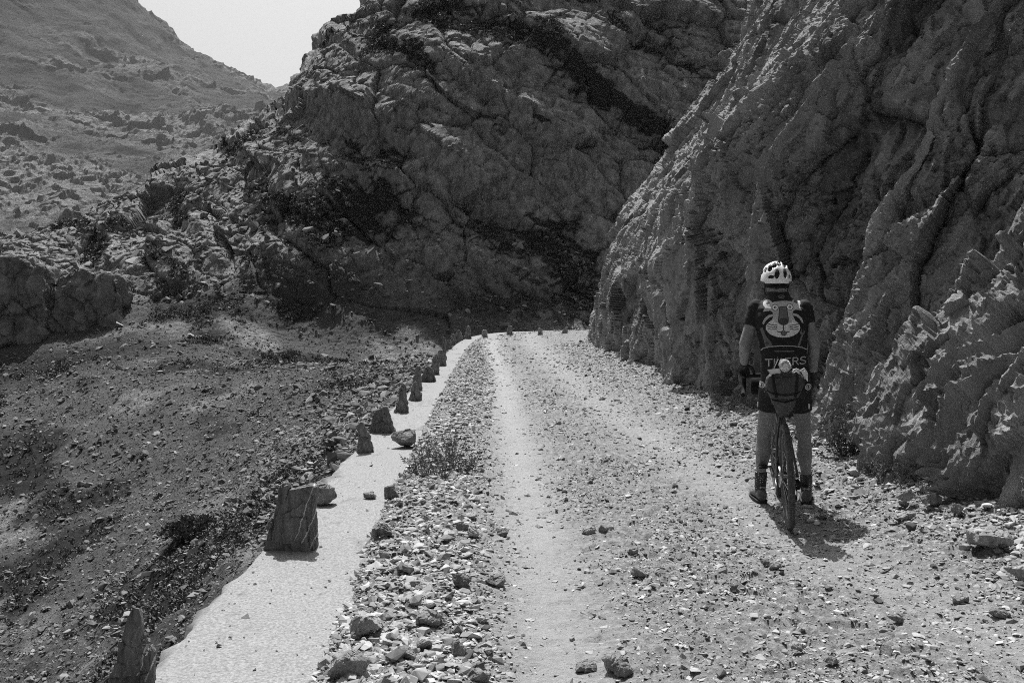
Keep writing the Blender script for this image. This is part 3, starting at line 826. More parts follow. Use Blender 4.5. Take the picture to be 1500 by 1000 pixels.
guard(821, 832, 490.5, 479, [(0, 0), (.85, 0), (1, .6), (.95, 1), (.5, .95), (.2, .5)], M_STONE_PALE, 19, 'small bright stone leaning right, last before the cliff', .8)

def boulder(name, u, v, wpx, hpx, mat_, seed, label, cat='rock', z=None, dims=(1, .8, 1), rz=0, group=None, flat=.5, sink=.12, rough=1.0, surf=None):
    """a faceted rock: wpx wide and hpx tall in the photograph, its foot at u, v"""
    z0 = TOP if surf == 'strip' else (z if z is not None else 0.0)
    c = Vector(gnd(u, v, z0))
    if surf is None and z is None:
        for _ in range(3):
            z0 = float(road_z([c.x], [c.y], detail=False)[0]); c = Vector(gnd(u, v, z0))
    sc = c.y/FPX; rx, rz_ = wpx*sc/2, hpx*sc/2
    rng = np.random.default_rng(seed)
    V, F = hull(int(rng.integers(14, 20)), (1, 1, 1), rng)
    ext = (V.max(0)-V.min(0))/2; V = (V-(V.max(0)+V.min(0))/2)/ext
    V = V*np.array([rx, rx*dims[1], rz_])
    r = max(rx, rz_)
    me = remesh(V, F.tolist(), r/17, 1)
    P = co(me); Nn = vnorm(me); s_ = rng.uniform(0, 60); q_ = P/r
    f1, t1, c1 = facet(q_*1.3+s_, 1.0); f2, _, c2 = facet(q_*3.6+s_, 1.1, 2)
    P = P+Nn*(r*rough*(.1*f1+.045*f2+.04*fbm(q_*3+s_, 4)))[:, None]
    P[:, 2] -= P[:, 2].min()
    set_co(me, P); shade(me, False)
    o = obj(name, me, mat_); o.location = (c.x, c.y+rx*dims[1]*.55, z0-sink*2*rz_); o.rotation_euler = (0, 0, rz)
    return tag(o, label, cat, group)

# rocks the photograph shows singly
boulder('boulder', 590, 657, 38, 28, M_STONE, 31, 'rounded grey boulder resting on the middle of the concrete strip', 'boulder', surf='strip', sink=.02, rough=.7)
boulder('rock', 476, 741, 34, 34, M_STONE, 32, 'grey wedge of rock leaning behind the right corner of the veined slab', surf='strip', sink=.03)
boulder('rock', 466, 742, 20, 21, M_STONE_PALE, 33, 'small pale wedge of rock touching the veined slab', surf='strip', sink=.03)
boulder('rock', 534, 932, 50, 34, M_STONE_PALE, 34, 'pale rounded rock with a bright top at the edge of the near concrete strip')
boulder('rock', 509, 995, 60, 48, M_STONE_PALE, 35, 'large pale rough rock at the bottom corner of the rubble, biggest on the road')
boulder('rock', 627, 919, 40, 24, M_STONE, 36, 'flat-topped dark grey rock in the near rubble')
boulder('rock', 598, 968, 36, 22, M_STONE, 37, 'dark angular rock below the flat-topped one')
boulder('rock', 621, 953, 26, 20, M_STONE, 38, 'grey cube-like rock right of the dark angular one')
boulder('rock', 675, 861, 30, 26, M_STONE_DARK, 39, 'lone dark rounded rock between the rubble and the wheel track')
boulder('rock', 700, 1000, 38, 20, M_STONE, 40, 'brown-grey rock cut by the bottom of the view beside the wheel track')
boulder('rock', 673, 960, 26, 24, M_STONE, 41, 'pointed grey rock at the right side of the near rubble')
boulder('rock', 560, 787, 32, 22, M_STONE_DARK, 42, 'dark tilted slab of rock overlapping the edge of the concrete')
boulder('rock', 573, 730, 24, 22, M_STONE_DARK, 43, 'dark rock on top of the small pile spilling over the concrete')
boulder('rock', 541, 732, 20, 12, M_STONE, 44, 'grey rock lying out on the concrete left of the small pile', surf='strip', sink=.03)
boulder('rock', 562, 820, 18, 16, M_STONE, 45, 'grey rock in the rubble just below the dark tilted slab')
boulder('rock', 725, 861, 30, 18, M_STONE, 46, 'pair-like lumpy rock right of the lone dark rock')
boulder('rock', 736, 785, 18, 12, M_STONE_DARK, 47, 'dark chip of rock at the left border of the wheel track')
boulder('rock', 692, 788, 22, 15, M_STONE_PALE, 48, 'pale rock in the row of stones crossing the rubble')
boulder('rock', 677, 777, 20, 13, M_STONE, 49, 'low grey rock beside the pale one in the row crossing the rubble')
boulder('rock', 863, 783, 22, 14, M_STONE_PALE, 50, 'pale rock of the pair lying in the middle of the road')
boulder('rock', 884, 780, 16, 14, M_STONE, 51, 'darker rock of the pair lying in the middle of the road')
boulder('rock', 928, 814, 18, 12, M_STONE, 52, 'single rock in the road right of the middle pair')
boulder('rock', 936, 846, 24, 16, M_STONE, 53, 'brown-grey rock right of the pale wheel track')
boulder('rock', 912, 988, 34, 28, M_STONE, 54, 'dark pointed rock near the bottom of the view in the road')
boulder('rock', 893, 985, 24, 30, M_STONE_PALE, 55, 'pale rock leaning on the dark pointed one near the bottom of the view')
boulder('rock', 858, 983, 34, 16, M_STONE, 56, 'flat grey rock left of the pale leaning one')
boulder('rock', 1452, 806, 62, 38, M_STONE_PALE, 57, 'large pale rock lying at the foot of the cliff, right edge of the road')
boulder('rock', 1330, 733, 30, 20, M_STONE_PALE, 58, 'bright pale rock at the foot of the cliff right of the cyclist')
boulder('rock', 1366, 738, 34, 16, M_STONE, 59, 'slanting grey slab beside the bright pale rock')
boulder('rock', 1326, 765, 36, 14, M_STONE_PALE, 60, 'flat pale slab below the bright pale rock')
boulder('rock', 1404, 752, 20, 18, M_STONE, 61, 'grey rock between the slanting slab and the large pale rock')
boulder('rock', 1170, 955, 24, 14, M_STONE_PALE, 62, 'white flat stone alone in the lower middle of the road')
boulder('rock', 1218, 975, 22, 14, M_STONE, 63, 'dark lump of stone right of the white flat stone')
boulder('rock', 1316, 912, 28, 13, M_STONE, 64, 'dark splinter of rock in the smooth path on the right')
boulder('rock', 1136, 836, 20, 14, M_STONE_PALE, 65, 'bright stone in the road below the bicycle')
boulder('rock', 1122, 830, 18, 14, M_STONE_DARK, 66, 'dark stone left of the bright one below the bicycle')
boulder('rock', 1076, 866, 16, 14, M_STONE_DARK, 67, 'dark nub of stone left below the bicycle')
boulder('rock', 1498, 850, 40, 26, M_STONE_PALE, 68, 'pale slab at the right border of the view below the cliff')
boulder('rock', 1410, 885, 24, 14, M_STONE, 69, 'grey rock on the right verge below the large pale rock')
boulder('rock', 1466, 905, 30, 14, M_STONE, 70, 'flat grey rock on the right verge near the border of the view')

# medium loose stones: each one a thing, too alike to tell apart
def loose(n, pos, lo, hi, label, group, mats, seed, zf=None):
    rng = np.random.default_rng(seed); meshes = []
    for k in range(8):
        V, F = hull(int(rng.integers(12, 18)), (1, rng.uniform(.65, .95), rng.uniform(.4, .7)), rng)
        V = V-V.mean(0); me = np_mesh('loose_stone', V, F, False)
        bm = bmesh.new(); bm.from_mesh(me); bmesh.ops.bevel(bm, geom=bm.edges[:], offset=.07, segments=1, affect='EDGES'); bm.to_mesh(me); bm.free()
        attr(me, 'tone', np.full(len(me.vertices), float(rng.beta(2, 2))))
        shade(me, False)
        meshes.append((me, V[:, 2].min()))
    k = 0
    while k < n:
        x, y = pos(rng)
        s = float(powerlaw(rng, 1, lo, hi, 1.8)[0])*np.interp(y, [3, 10, 30], [.8, 1.2, 1.7])
        z = float(road_z([x], [y], detail=False)[0]) if zf is None else zf(x, y)
        me, zm = meshes[int(rng.integers(0, 8))]
        o = bpy.data.objects.new('loose_stone', me); COL.objects.link(o)
        if not me.materials: me.materials.append(mats)
        o.scale = (s, s, s*rng.uniform(.7, 1)); o.rotation_euler = (rng.normal(0, .25), rng.normal(0, .25), rng.uniform(0, 6.28))
        o.location = (x, y, z-zm*s*.55)
        tag(o, label, 'stone', group); k += 1
def p_berm(rng):
    y = float((20**-.6+rng.random()*(3.6**-.6-20**-.6))**(-1/.6)); return -1.5+float(road_edge(y))+abs(rng.normal(.12, .32)), y
def p_talus(rng):
    y = float((24**-.6+rng.random()*(5.2**-.6-24**-.6))**(-1/.6)); return float(wall_x(y))-abs(rng.normal(.1, .5)), y
def p_mid(rng):
    while True:
        y = float((20**-.6+rng.random()*(3.7**-.6-20**-.6))**(-1/.6)); x = rng.uniform(.2, 3.2)
        if rng.random() > 1.3*float(track_mask(np.array([x]), np.array([y]))[0]): return x, y
loose(120, p_berm, .018, .06, 'angular loose limestone piece in the rubble bank beside the concrete strip', 'loose stones of the rubble bank', M_GRAVEL, 5)
loose(80, p_talus, .02, .075, 'angular loose limestone piece fallen at the foot of the cliff', 'loose stones at the cliff foot', M_GRAVEL, 6)
loose(80, p_mid, .012, .034, 'fist-sized loose stone lying on the gravel between the wheel tracks', 'loose stones on the road', M_GRAVEL, 7)
# ------------------------------------------------------------------ bicycle
M_BLACK = mat('matt_black', .012, .022, scale=30, rough=.85, spec=.12)
M_FRAME = mat('dark_paint', .03, rough=.3, spec=.5)
M_TYRE = mat('tyre_rubber', .05, .1, scale=35, rough=.85, bumps=((220, .5, .003),))
M_METAL = mat('alloy', .45, .6, scale=60, rough=.35, metal=1.0)
M_STEEL = mat('dark_steel', .2, .3, scale=80, rough=.4, metal=1.0)
M_BAG = mat('bag_fabric', .045, .075, scale=50, rough=.8, bumps=((300, .3, .001), (18, .35, .008)))
M_BAG_DARK = mat('bag_dark_fabric', .012, .022, scale=60, rough=.9, spec=.05, bumps=((18, .35, .008),))
M_STRAP = mat('webbing', .012, rough=.8)
M_PALE = mat('pale_cord', .5, .62, scale=60, rough=.6)
M_CLEAR = mat('clear_plastic', .5, .62, scale=40, rough=.12, spec=.6, trans=.55)
M_SKIN = mat('skin', .16, .23, scale=14, rough=.6, spec=.35, bumps=((120, .15, .001),))
M_JERSEY = mat('black_jersey', .016, .024, scale=60, rough=.8, spec=.15, bumps=((16, .35, .012),))
M_YOKE = mat('dark_yoke', .06, .08, scale=60, rough=.7)
M_SHORT = mat('black_lycra', .012, .018, scale=60, rough=.6, spec=.2, bumps=((14, .25, .01),))
M_GLOVE = mat('black_glove', .015, .04, scale=70, rough=.75, bumps=((90, .4, .002),))
M_SHOE = mat('grey_shoe', .085, .12, scale=30, rough=.6)
M_SOLE = mat('shoe_sole', .03, rough=.8)
M_HELMET = mat('white_helmet', .8, rough=.25, spec=.5)
M_PAD = mat('helmet_liner', .02, rough=.9)
M_HAIR = mat('dark_hair', .02, .05, scale=60, rough=.7, stretch=((1, 1, .15), (0, 0, 0)))
M_E1 = mat('print_grey', .36, .41, scale=40, rough=.8)
M_E2 = mat('print_light', .52, .6, scale=40, rough=.8)
M_E3 = mat('print_white', .7, rough=.8)
M_E4 = mat('print_dark', .05, rough=.8)
M_E5 = mat('print_mid', .1, .13, scale=40, rough=.8)
M_SOCK = bpy.data.materials.new('dotted_sock'); M_SOCK.use_nodes = True
_n = M_SOCK.node_tree; _tc = _n.nodes.new('ShaderNodeTexCoord'); _v = _n.nodes.new('ShaderNodeTexVoronoi'); _v.inputs['Scale'].default_value = 62
_v.inputs['Randomness'].default_value = .35
_r2 = _n.nodes.new('ShaderNodeValToRGB'); _r2.color_ramp.elements[0].position = .2; _r2.color_ramp.elements[1].position = .26
_r2.color_ramp.elements[0].color = grey(.55); _r2.color_ramp.elements[1].color = grey(.015)
_n.links.new(_tc.outputs['Object'], _v.inputs['Vector']); _n.links.new(_v.outputs['Distance'], _r2.inputs[0]); _n.links.new(_r2.outputs[0], _n.nodes['Principled BSDF'].inputs['Base Color'])

HEAD_ROT = math.radians(-10.8)
bz = float(road_z([1.81], [6.43], detail=False)[0])+.008
bike = thing('bicycle', 'dark drop-bar gravel bicycle standing between the legs of the cyclist', 'bicycle', (1.815, 6.43, bz), (0, math.radians(-3.2), HEAD_ROT))
def B(m_, name, mt, parent=None, smooth=True): return m_.build(name, mt, parent or bike, smooth)
R0 = .345
def ring(m_, cy_, R, r, n=72, k=10, x=0.0, sq=1.0, mi=0):
    m_.tube([(x, cy_+R*math.cos(2*math.pi*i/n), R0+R*math.sin(2*math.pi*i/n)) for i in range(n)], r, k, closed=True, flat=sq, mi=mi)
def wheel(cy_, rear, rot=0.0):
    wl = thing('wheel', None, None); wl.parent = bike
    m_ = MB(); ring(m_, cy_, .3225, .0215, 96, 12)
    for i in range(150):                                          # tread knobs
        a = 2*math.pi*i/150
        for s_ in (-1, 1):
            m_.box((s_*.009+.004*(i % 2), cy_+.3435*math.cos(a), R0+.3435*math.sin(a)), (.008, .006, .005), Matrix.Rotation(a-math.pi/2, 3, 'X'))
    B(m_, 'tyre', M_TYRE, wl)
    m_ = MB(); ring(m_, cy_, .298, .011, 96, 10, sq=.9); B(m_, 'rim', M_FRAME, wl)
    m_ = MB(); m_.tube([(-.055, cy_, R0), (-.035, cy_, R0), (-.033, cy_, R0), (-.02, cy_, R0), (.02, cy_, R0), (.033, cy_, R0), (.035, cy_, R0), (.055, cy_, R0)], [.011, .011, .026, .015, .015, .026, .011, .011], 16)
    B(m_, 'hub', M_STEEL, wl)
    m_ = MB()
    for i in range(28):
        a = 2*math.pi*i/28; s_ = -1 if i % 2 else 1; b_ = a + (.5 if (i//2) % 2 else -.5)
        m_.tube([(s_*.03, cy_+.024*math.cos(b_), R0+.024*math.sin(b_)), (0, cy_+.292*math.cos(a), R0+.292*math.sin(a))], .0013, 5)
    B(m_, 'spokes', M_STEEL, wl)
    m_ = MB(); ring(m_, cy_, .068, .006, 40, 8, x=-.046, sq=.2)
    for i in range(6):
        a = math.pi*i/3; m_.tube([(-.046, cy_+.02*math.cos(a), R0+.02*math.sin(a)), (-.046, cy_+.065*math.cos(a+.5), R0+.065*math.sin(a+.5))], .003, 6)
    B(m_, 'brake_disc', M_METAL, wl)
    if rear:
        m_ = MB()
        for i in range(8):
            rr_ = .022+.0035*i; x = .05-.004*i
            m_.tube([(x-.001, cy_, R0), (x+.001, cy_, R0)], rr_, 28)
        B(m_, 'cassette', M_STEEL, wl)
    return wl
wheel(0.0, True)
wheel(1.02, False)
m_ = MB()
m_.tube([(0, .425, .27), (0, .262, .785)], [.019, .016], 16)
m_.tube([(0, .272, .755), (0, .55, .785), (0, .822, .80)], [.015, .017, .019], 16)
m_.tube([(0, .425, .275), (0, .85, .69)], [.024, .022], 16)
m_.tube([(0, .868, .645), (0, .805, .85)], [.022, .02], 16)
m_.tube([(-.034, .425, .27), (.034, .425, .27)], .023, 18)
for s_ in (-1, 1):
    m_.tube([(s_*.028, .42, .272), (s_*.04, .3, .3), (s_*.064, .06, .342), (s_*.066, 0, .345)], [.011, .011, .01, .011], 12)
    m_.tube([(s_*.012, .285, .70), (s_*.045, .16, .55), (s_*.064, .03, .38), (s_*.066, 0, .345)], [.008, .009, .008, .01], 12)
B(m_, 'frame', M_FRAME)
m_ = MB()
m_.tube([(0, .868, .64), (0, .87, .655)], .024, 16)
for s_ in (-1, 1): m_.tube([(0, .872, .63), (s_*.04, .885, .625), (s_*.055, .93, .53), (s_*.055, 1.0, .38), (s_*.052, 1.02, .345)], [.018, .017, .014, .011, .01], 12)
B(m_, 'fork', M_FRAME)
m_ = MB(); m_.tube([(0, .262, .78), (0, .215, .945)], .0138, 14); B(m_, 'seatpost', M_BLACK)
m_ = MB(); rings = []
for y_, hw, hz, zc in [(.075, .05, .012, .985), (.10, .066, .018, .985), (.16, .064, .019, .98), (.22, .038, .018, .978), (.29, .02, .016, .975), (.335, .012, .01, .97)]:
    rings.append([(hw*math.cos(a), y_, zc+hz*math.sin(a)) for a in [2*math.pi*i/18 for i in range(18)]])
m_.loft(rings)
for s_ in (-1, 1): m_.tube([(s_*.02, .10, .968), (s_*.022, .2, .95), (s_*.018, .30, .962)], .0035, 8)
B(m_, 'saddle', M_BLACK)
m_ = MB(); m_.tube([(0, .805, .85), (0, .80, .875)], .022, 16); m_.tube([(0, .802, .865), (0, .895, .925)], [.018, .02], 14); B(m_, 'stem', M_BLACK)
m_ = MB(); bar = []
for s_, seq in ((-1, 1), (1, -1)):
    pts = [(s_*.0, .895, .928), (s_*.10, .895, .928), (s_*.165, .9, .928), (s_*.198, .925, .928), (s_*.205, .965, .927), (s_*.209, .995, .91), (s_*.213, 1.0, .87), (s_*.217, .98, .83), (s_*.222, .94, .8), (s_*.226, .87, .79)]
    m_.tube(pts, [.0165]+[.0165]*9, 14)
hb = B(m_, 'handlebar', M_BLACK)
for s_ in (-1, 1):
    m_ = MB(); m_.tube([(s_*.206, .965, .937), (s_*.206, 1.0, .95), (s_*.204, 1.04, .965), (s_*.202, 1.065, .995)], [.018, .02, .019, .012], 12); B(m_, 'brake_hood', M_BLACK)
    m_ = MB(); m_.tube([(s_*.206, 1.055, .96), (s_*.21, 1.07, .92), (s_*.214, 1.062, .87), (s_*.218, 1.045, .83)], [.007, .008, .008, .006], 10, flat=.6); B(m_, 'brake_lever', M_BLACK)
m_ = MB()
m_.tube([(.049, .425, .27), (.054, .425, .27)], .085, 36)
m_.tube([(.056, .425, .27), (.06, .425, .27)], .03, 20)
m_.tube([(.065, .425, .27), (.07, .27, .235)], [.014, .011], 12); m_.tube([(-.06, .425, .27), (-.068, .58, .305)], [.014, .011], 12)
B(m_, 'crankset', M_STEEL)
for s_, y_, z_ in ((1, .27, .235), (-1, .58, .305)):
    m_ = MB(); m_.tube([(s_*.07, y_, z_), (s_*.095, y_, z_)], .006, 8)
    m_.box((s_*.12, y_, z_), (.055, .06, .018)); m_.box((s_*.12, y_+.035, z_), (.06, .014, .012)); m_.box((s_*.12, y_-.035, z_), (.06, .014, .012))
    B(m_, 'pedal', M_BLACK, smooth=False)
m_ = MB()
m_.tube([(.06, .01, .325), (.075, .0, .29), (.07, .03, .26)], [.012, .016, .012], 10)
m_.tube([(.052, .03, .265), (.058, .03, .265)], .024, 16); m_.tube([(.052, .07, .185), (.058, .07, .185)], .024, 16)
m_.box((.062, .05, .225), (.005, .02, .1), Matrix.Rotation(.45, 3, 'X'))
B(m_, 'derailleur', M_BLACK)
m_ = MB()
m_.tube([(.052, 0, .39), (.052, .425, .353)], .004, 6); m_.tube([(.054, .06, .165), (.052, .425, .187)], .004, 6)
B(m_, 'chain', M_STEEL)
m_ = MB(); m_.box((-.05, .055, .395), (.022, .035, .055), Matrix.Rotation(-.5, 3, 'X')); m_.tube([(-.05, .07, .42), (-.035, .2, .45), (-.02, .4, .3)], .003, 6); B(m_, 'brake_caliper', M_BLACK)

# ---- bags and what is strapped on them (they ride on the bicycle)
BW = Matrix.Translation(bike.location) @ bike.rotation_euler.to_matrix().to_4x4()
def onbike(o_loc=(0, 0, 0)):
    return BW @ Vector(o_loc)
def ride(name, label, cat, org):
    o = thing(name, label, cat, onbike(org), bike.rotation_euler); return o
def supr(hw, hz, cy_, cz, n=28, e=.6, top=1.0):
    pts = []
    for i in range(n):
        a = 2*math.pi*i/n; c_, s_ = math.cos(a), math.sin(a)
        w_ = hw*(1 if s_ > 0 else 1-.22*(-s_))
        pts.append((w_*math.copysign(abs(c_)**e, c_), cy_, cz+hz*math.copysign(abs(s_)**e, s_)*(top if s_ > 0 else 1)))
    return pts
bag = ride('saddle_bag', 'grey fabric saddle bag with dark straps strapped behind the bicycle saddle', 'saddle bag', (0, 0, .9))
def bagpart(m_, name, mt, vox=None, parent=bag, org=(0, 0, .9), rough=0):
    V = [(x, y, z-org[2]) for x, y, z in m_.V]
    V = [(a-org[0], b-org[1], c_) for a, b, c_ in V]
    if vox:
        me = remesh(V, m_.F, vox, 3)
        if rough:
            P = co(me); Nn = vnorm(me); set_co(me, P+Nn*(rough*fbm(P*14, 3)+rough*.5*fbm(P*34, 2))[:, None])
        shade(me, True); return obj(name, me, mt, parent)
    m2 = MB(); m2.add(V, m_.F); return m2.build(name, mt, parent)
m_ = MB()
m_.loft([supr(.075, .05, -.175, .965), supr(.108, .078, -.165, .962), supr(.120, .088, -.13, .96), supr(.116, .09, -.05, .945), supr(.095, .095, .05, .92), supr(.06, .09, .15, .875), supr(.04, .07, .21, .85)])
bagpart(m_, 'bag_body', M_BAG, .0055, rough=.012)
m_ = MB(); m_.loft([[(hw*math.cos(a), cy_+.06*math.sin(a)*k, z_) for a in [2*math.pi*i/20 for i in range(20)]] for z_, hw, cy_, k in ((.9, .1, -.05, 1.1), (.85, .082, -.03, 1), (.80, .062, .02, .9), (.76, .048, .07, .8), (.735, .03, .09, .6))])
bagpart(m_, 'bag_base', M_BAG, .0055, rough=.008)
m_ = MB(); rl = [(-.062, -.19, 1.04), (-.066, -.186, .96), (-.05, -.175, .885)]
for s_ in (-1, 1): m_.tube([(s_*.07, -.12, 1.052), (s_*.074, -.17, 1.03), (s_*.07, -.183, .96), (s_*.058, -.168, .885)], .006, 8, flat=1.5)
m_.tube([(-.116, -.14, .93), (-.07, -.182, .905), (0, -.186, .897), (.07, -.182, .905), (.116, -.14, .93)], .005, 8)
m_.tube([(-.085, -.1, .865), (0, -.11, .845), (.085, -.1, .865)], .006, 8)
m_.tube([(-.115, -.15, 1.0), (0, -.19, 1.015), (.115, -.15, 1.0)], .003, 6)
bagpart(m_, 'strap', M_STRAP)
m_ = MB(); m_.loft([[(x, y, z) for x, y, z in ((-.09, -.19, 1.035+.0), (-.02, -.195, 1.05), (-.025, -.16, 1.062), (-.105, -.15, 1.055))], [(x, y, z+.008) for x, y, z in ((-.09, -.18, 1.035), (-.02, -.185, 1.05), (-.025, -.16, 1.062), (-.105, -.15, 1.055))]])
bagpart(m_, 'flap', M_BAG)

bot = ride('water_bottle', 'crumpled clear plastic bottle strapped end-on across the top of the saddle bag', 'bottle', (.005, -.1, 1.085))
m_ = MB(); RB = []
for i, (y_, r_) in enumerate([(-.1, .012), (-.098, .028), (-.09, .036), (-.06, .037), (-.05, .034), (-.03, .037), (.0, .034), (.03, .037), (.06, .035), (.085, .026), (.1, .013), (.12, .012)]):
    RB.append([(r_*(1+.07*math.sin(3*a+i))*math.cos(a), y_, r_*(1+.09*math.cos(2*a+1.7*i))*math.sin(a)) for a in [2*math.pi*k_/28 for k_ in range(28)]])
m_.loft(RB); m_.build('bottle_body', M_CLEAR, bot)
m_ = MB(); m_.tube([(0, -.104, 0), (0, -.099, 0)], [.016, .017], 18); m_.build('bottle_base', M_PALE, bot)
m_ = MB(); m_.tube([(0, .115, 0), (0, .135, 0)], .0145, 18); m_.build('bottle_cap', M_BLACK, bot)
pump = ride('hand_pump', 'small black tube with a pale stripe standing slanted left of the plastic bottle', 'pump', (-.055, -.11, 1.05))
m_ = MB(); m_.tube([(-.02, 0, -.02), (.03, .02, .085)], .011, 14); m_.build('pump_body', M_BLACK, pump)
m_ = MB(); m_.tube([(-.014, -.012, .0), (.022, .004, .075)], .0025, 8); m_.build('pump_stripe', M_PALE, pump)
cord = ride('bungee_cord', 'pale cord bundled over the right corner of the saddle bag', 'cord', (.08, -.12, 1.03))
m_ = MB(); rg = random.Random(4)
for k_ in range(7):
    ph_ = rg.uniform(0, 1)
    m_.tube([(-.035+.012*k_*.5, -.04+.01*math.sin(k_), .015+.012*math.sin(k_*2)), (-.01+.008*k_, -.055, .028+.007*math.cos(k_)), (.025+.005*k_, -.05, .012+.006*math.sin(k_*3)), (.04+.003*k_, -.03, -.02-.008*k_*.6), (.045+.002*k_, .0, -.035)], .0036, 8)
m_.build('cord_loop', M_PALE, cord)
hbag = ride('handlebar_bag', 'dark fabric bag hanging below the handlebar, mostly hidden by the cyclist', 'bag', (0, 1.0, .84))
m_ = MB(); m_.loft([[(x, .07*math.cos(a)*k_, .068*math.sin(a)*k_) for a in [2*math.pi*i/20 for i in range(20)]] for x, k_ in ((-.165, .75), (-.155, .95), (-.05, 1), (.05, 1), (.155, .95), (.165, .75))])
m_.build('bag_body', M_BAG_DARK, hbag)
m_ = MB()
for s_ in (-1, 1): m_.tube([(s_*.06, -.11, .085), (s_*.06, -.05, .06), (s_*.06, .0, .072), (s_*.06, .072, 0), (s_*.06, 0, -.072), (s_*.06, -.07, -.02)], .006, 8)
m_.build('strap', M_STRAP, hbag)

# ------------------------------------------------------------------ cyclist
RX, RY = 1.945, 7.06
RZ = float(road_z([RX], [RY], detail=False)[0])+.006
RROT = math.radians(-12)
def V3(*a): return Vector(a)
def hand(m_, wrist, f, pn, t, curls, g=0.0, spread=.0):
    """palm, four fingers of their own lengths and a thumb from the side of the palm"""
    wrist, f, pn, t = Vector(wrist), Vector(f).normalized(), Vector(pn), Vector(t)
    pn = (pn-f*pn.dot(f)).normalized(); t = f.cross(pn) if f.cross(pn).dot(t) > 0 else pn.cross(f)
    for i in range(4):
        bs = wrist+f*(.088-.004*abs(i-1.2))+t*(.030-.0205*i)
        m_.caps(wrist+f*.012+t*(.014-.010*i), bs, .015+g, .0135+g, 14)
        L_ = (.074, .082, .077, .061)[i]; p_ = bs; ang = 0
        for k_, (fr, ca_) in enumerate(zip((.45, .31, .24), curls)):
            ang += ca_*(1+.08*i)
            d_ = f*math.cos(ang)+pn*math.sin(ang)
            q_ = p_+d_*L_*fr
            m_.caps(p_, q_, (.0098, .009, .0082)[k_]+g, (.009, .0082, .0072)[k_]+g, 12); p_ = q_
    p_ = wrist+f*.03+t*.022
    for d_, l_, r_ in ((t*.75+f*.6+pn*.35, .042, .014), (t*.35+f*.8+pn*.5, .032, .011), (t*.1+f*.8+pn*.65, .026, .0095)):
        q_ = p_+d_.normalized()*l_; m_.caps(p_, q_, r_+g, r_-.0015+g, 12); p_ = q_
    m_.ell(wrist+f*.05+pn*.004, (.036+g, .05+g, .017+g), Matrix([t, f, pn]).transposed(), 14)

SHL, ELL, WRL = V3(-.205, .0, 1.395), V3(-.285, -.045, 1.15), V3(-.283, .175, .985)
SHR, ELR, WRR = V3(.118, .0, 1.395), V3(.188, -.06, 1.15), V3(.195, .09, .93)
HIP = [V3(-.092, -.03, .86), V3(.092, -.03, .86)]
KNE = [V3(-.145, .02, .475), V3(.142, .02, .475)]
ANK = [V3(-.158, .05, .125), V3(.165, .06, .12)]
def limbs(m_, g=0.0, arms=True):
    for S_, E_, W_ in ((SHL, ELL, WRL), (SHR, ELR, WRR)):
        m_.caps(S_, E_, .05+g, .039+g, 20)
        mid_ = E_.lerp(W_, .3)
        m_.caps(E_, mid_, .038+g, .041+g, 20); m_.caps(mid_, W_, .041+g, .027+g, 20)
body = MB()
limbs(body)
for H_, K_, A_ in zip(HIP, KNE, ANK):
    body.caps(H_, K_, .078, .046, 22)
    c_ = K_.lerp(A_, .3)+V3(.008 if H_.x < 0 else -.008, -.024, 0)
    body.caps(K_, c_, .044, .056, 22); body.caps(c_, K_.lerp(A_, .66)+V3(0, -.012, 0), .056, .037, 22); body.caps(K_.lerp(A_, .64)+V3(0, -.008, 0), A_, .036, .029, 22)
    body.ell(c_+V3(-.012 if H_.x < 0 else .012, -.008, -.01), (.042, .05, .075), None, 16)
    body.caps(K_+V3(0, .02, .03), K_+V3(0, .022, -.03), .044, .04, 16)
for A_, d_ in zip(ANK, (V3(-.2, .98, 0), V3(.08, 1, 0))):
    d_.normalize(); body.caps(A_-d_*.025+V3(0, 0, -.075), A_+d_*.15+V3(0, 0, -.095), .032, .022, 16); body.caps(A_, A_-d_*.02+V3(0, 0, -.07), .034, .034, 16)
TORSO = [(.85, 0, -.045, .165, .115), (.95, -.002, -.045, .16, .11), (1.05, -.012, -.045, .15, .1), (1.15, -.022, -.045, .152, .102), (1.25, -.03, -.04, .168, .112), (1.33, -.037, -.025, .18, .115), (1.40, -.043, -.01, .165, .10), (1.45, -.05, .005, .105, .075), (1.48, -.055, .015, .07, .065)]
def torso(m_, gx=0, gy=0, lo=0, hi=99, back=0.0, extra=()):
    rings = []
    for z_, cx, cy_, hw, hd in [r for r in TORSO if lo <= r[0] <= hi]+list(extra):
        rings.append([(cx+(hw+gx)*math.copysign(abs(math.cos(a))**.8, math.cos(a)), cy_+(hd+gy+(back if math.sin(a) < 0 and z_ < 1.12 else 0))*math.copysign(abs(math.sin(a))**.85, math.sin(a)), z_) for a in [2*math.pi*i/40 for i in range(40)]])
    m_.loft(rings)
torso(body)
body.ell((0, -.06, .84), (.165, .12, .1))
HC_ = V3(-.074, .078, 1.588); HR = Matrix.Rotation(-.18, 3, 'X')
body.caps((-.056, .0, 1.44), (-.068, .048, 1.56), .06, .056, 22)
body.ell(HC_, (.073, .092, .105), HR); body.ell(HC_+HR @ V3(0, .04, -.055), (.052, .055, .06), HR)
body.caps(HC_+HR @ V3(0, .088, .0), HC_+HR @ V3(0, .11, -.03), .009, .014, 12)      # nose
body.ell(HC_+HR @ V3(0, .082, -.062), (.024, .014, .008), HR, 12)                    # mouth
for s_ in (-1, 1):
    body.ell(HC_+HR @ V3(s_*.076, -.005, -.02), (.012, .02, .032), HR, 12)           # ears
    body.ell(HC_+HR @ V3(s_*.03, .083, .005), (.014, .012, .009), HR, 12)            # eyes
hf_l, hp_l, ht_l = V3(-.02, .8, -.42), V3(.25, -.3, -.9), V3(1, 0, 0)
hf_r, hp_r, ht_r = V3(.02, .12, -1), V3(-1, .1, 0), V3(0, 1, 0)
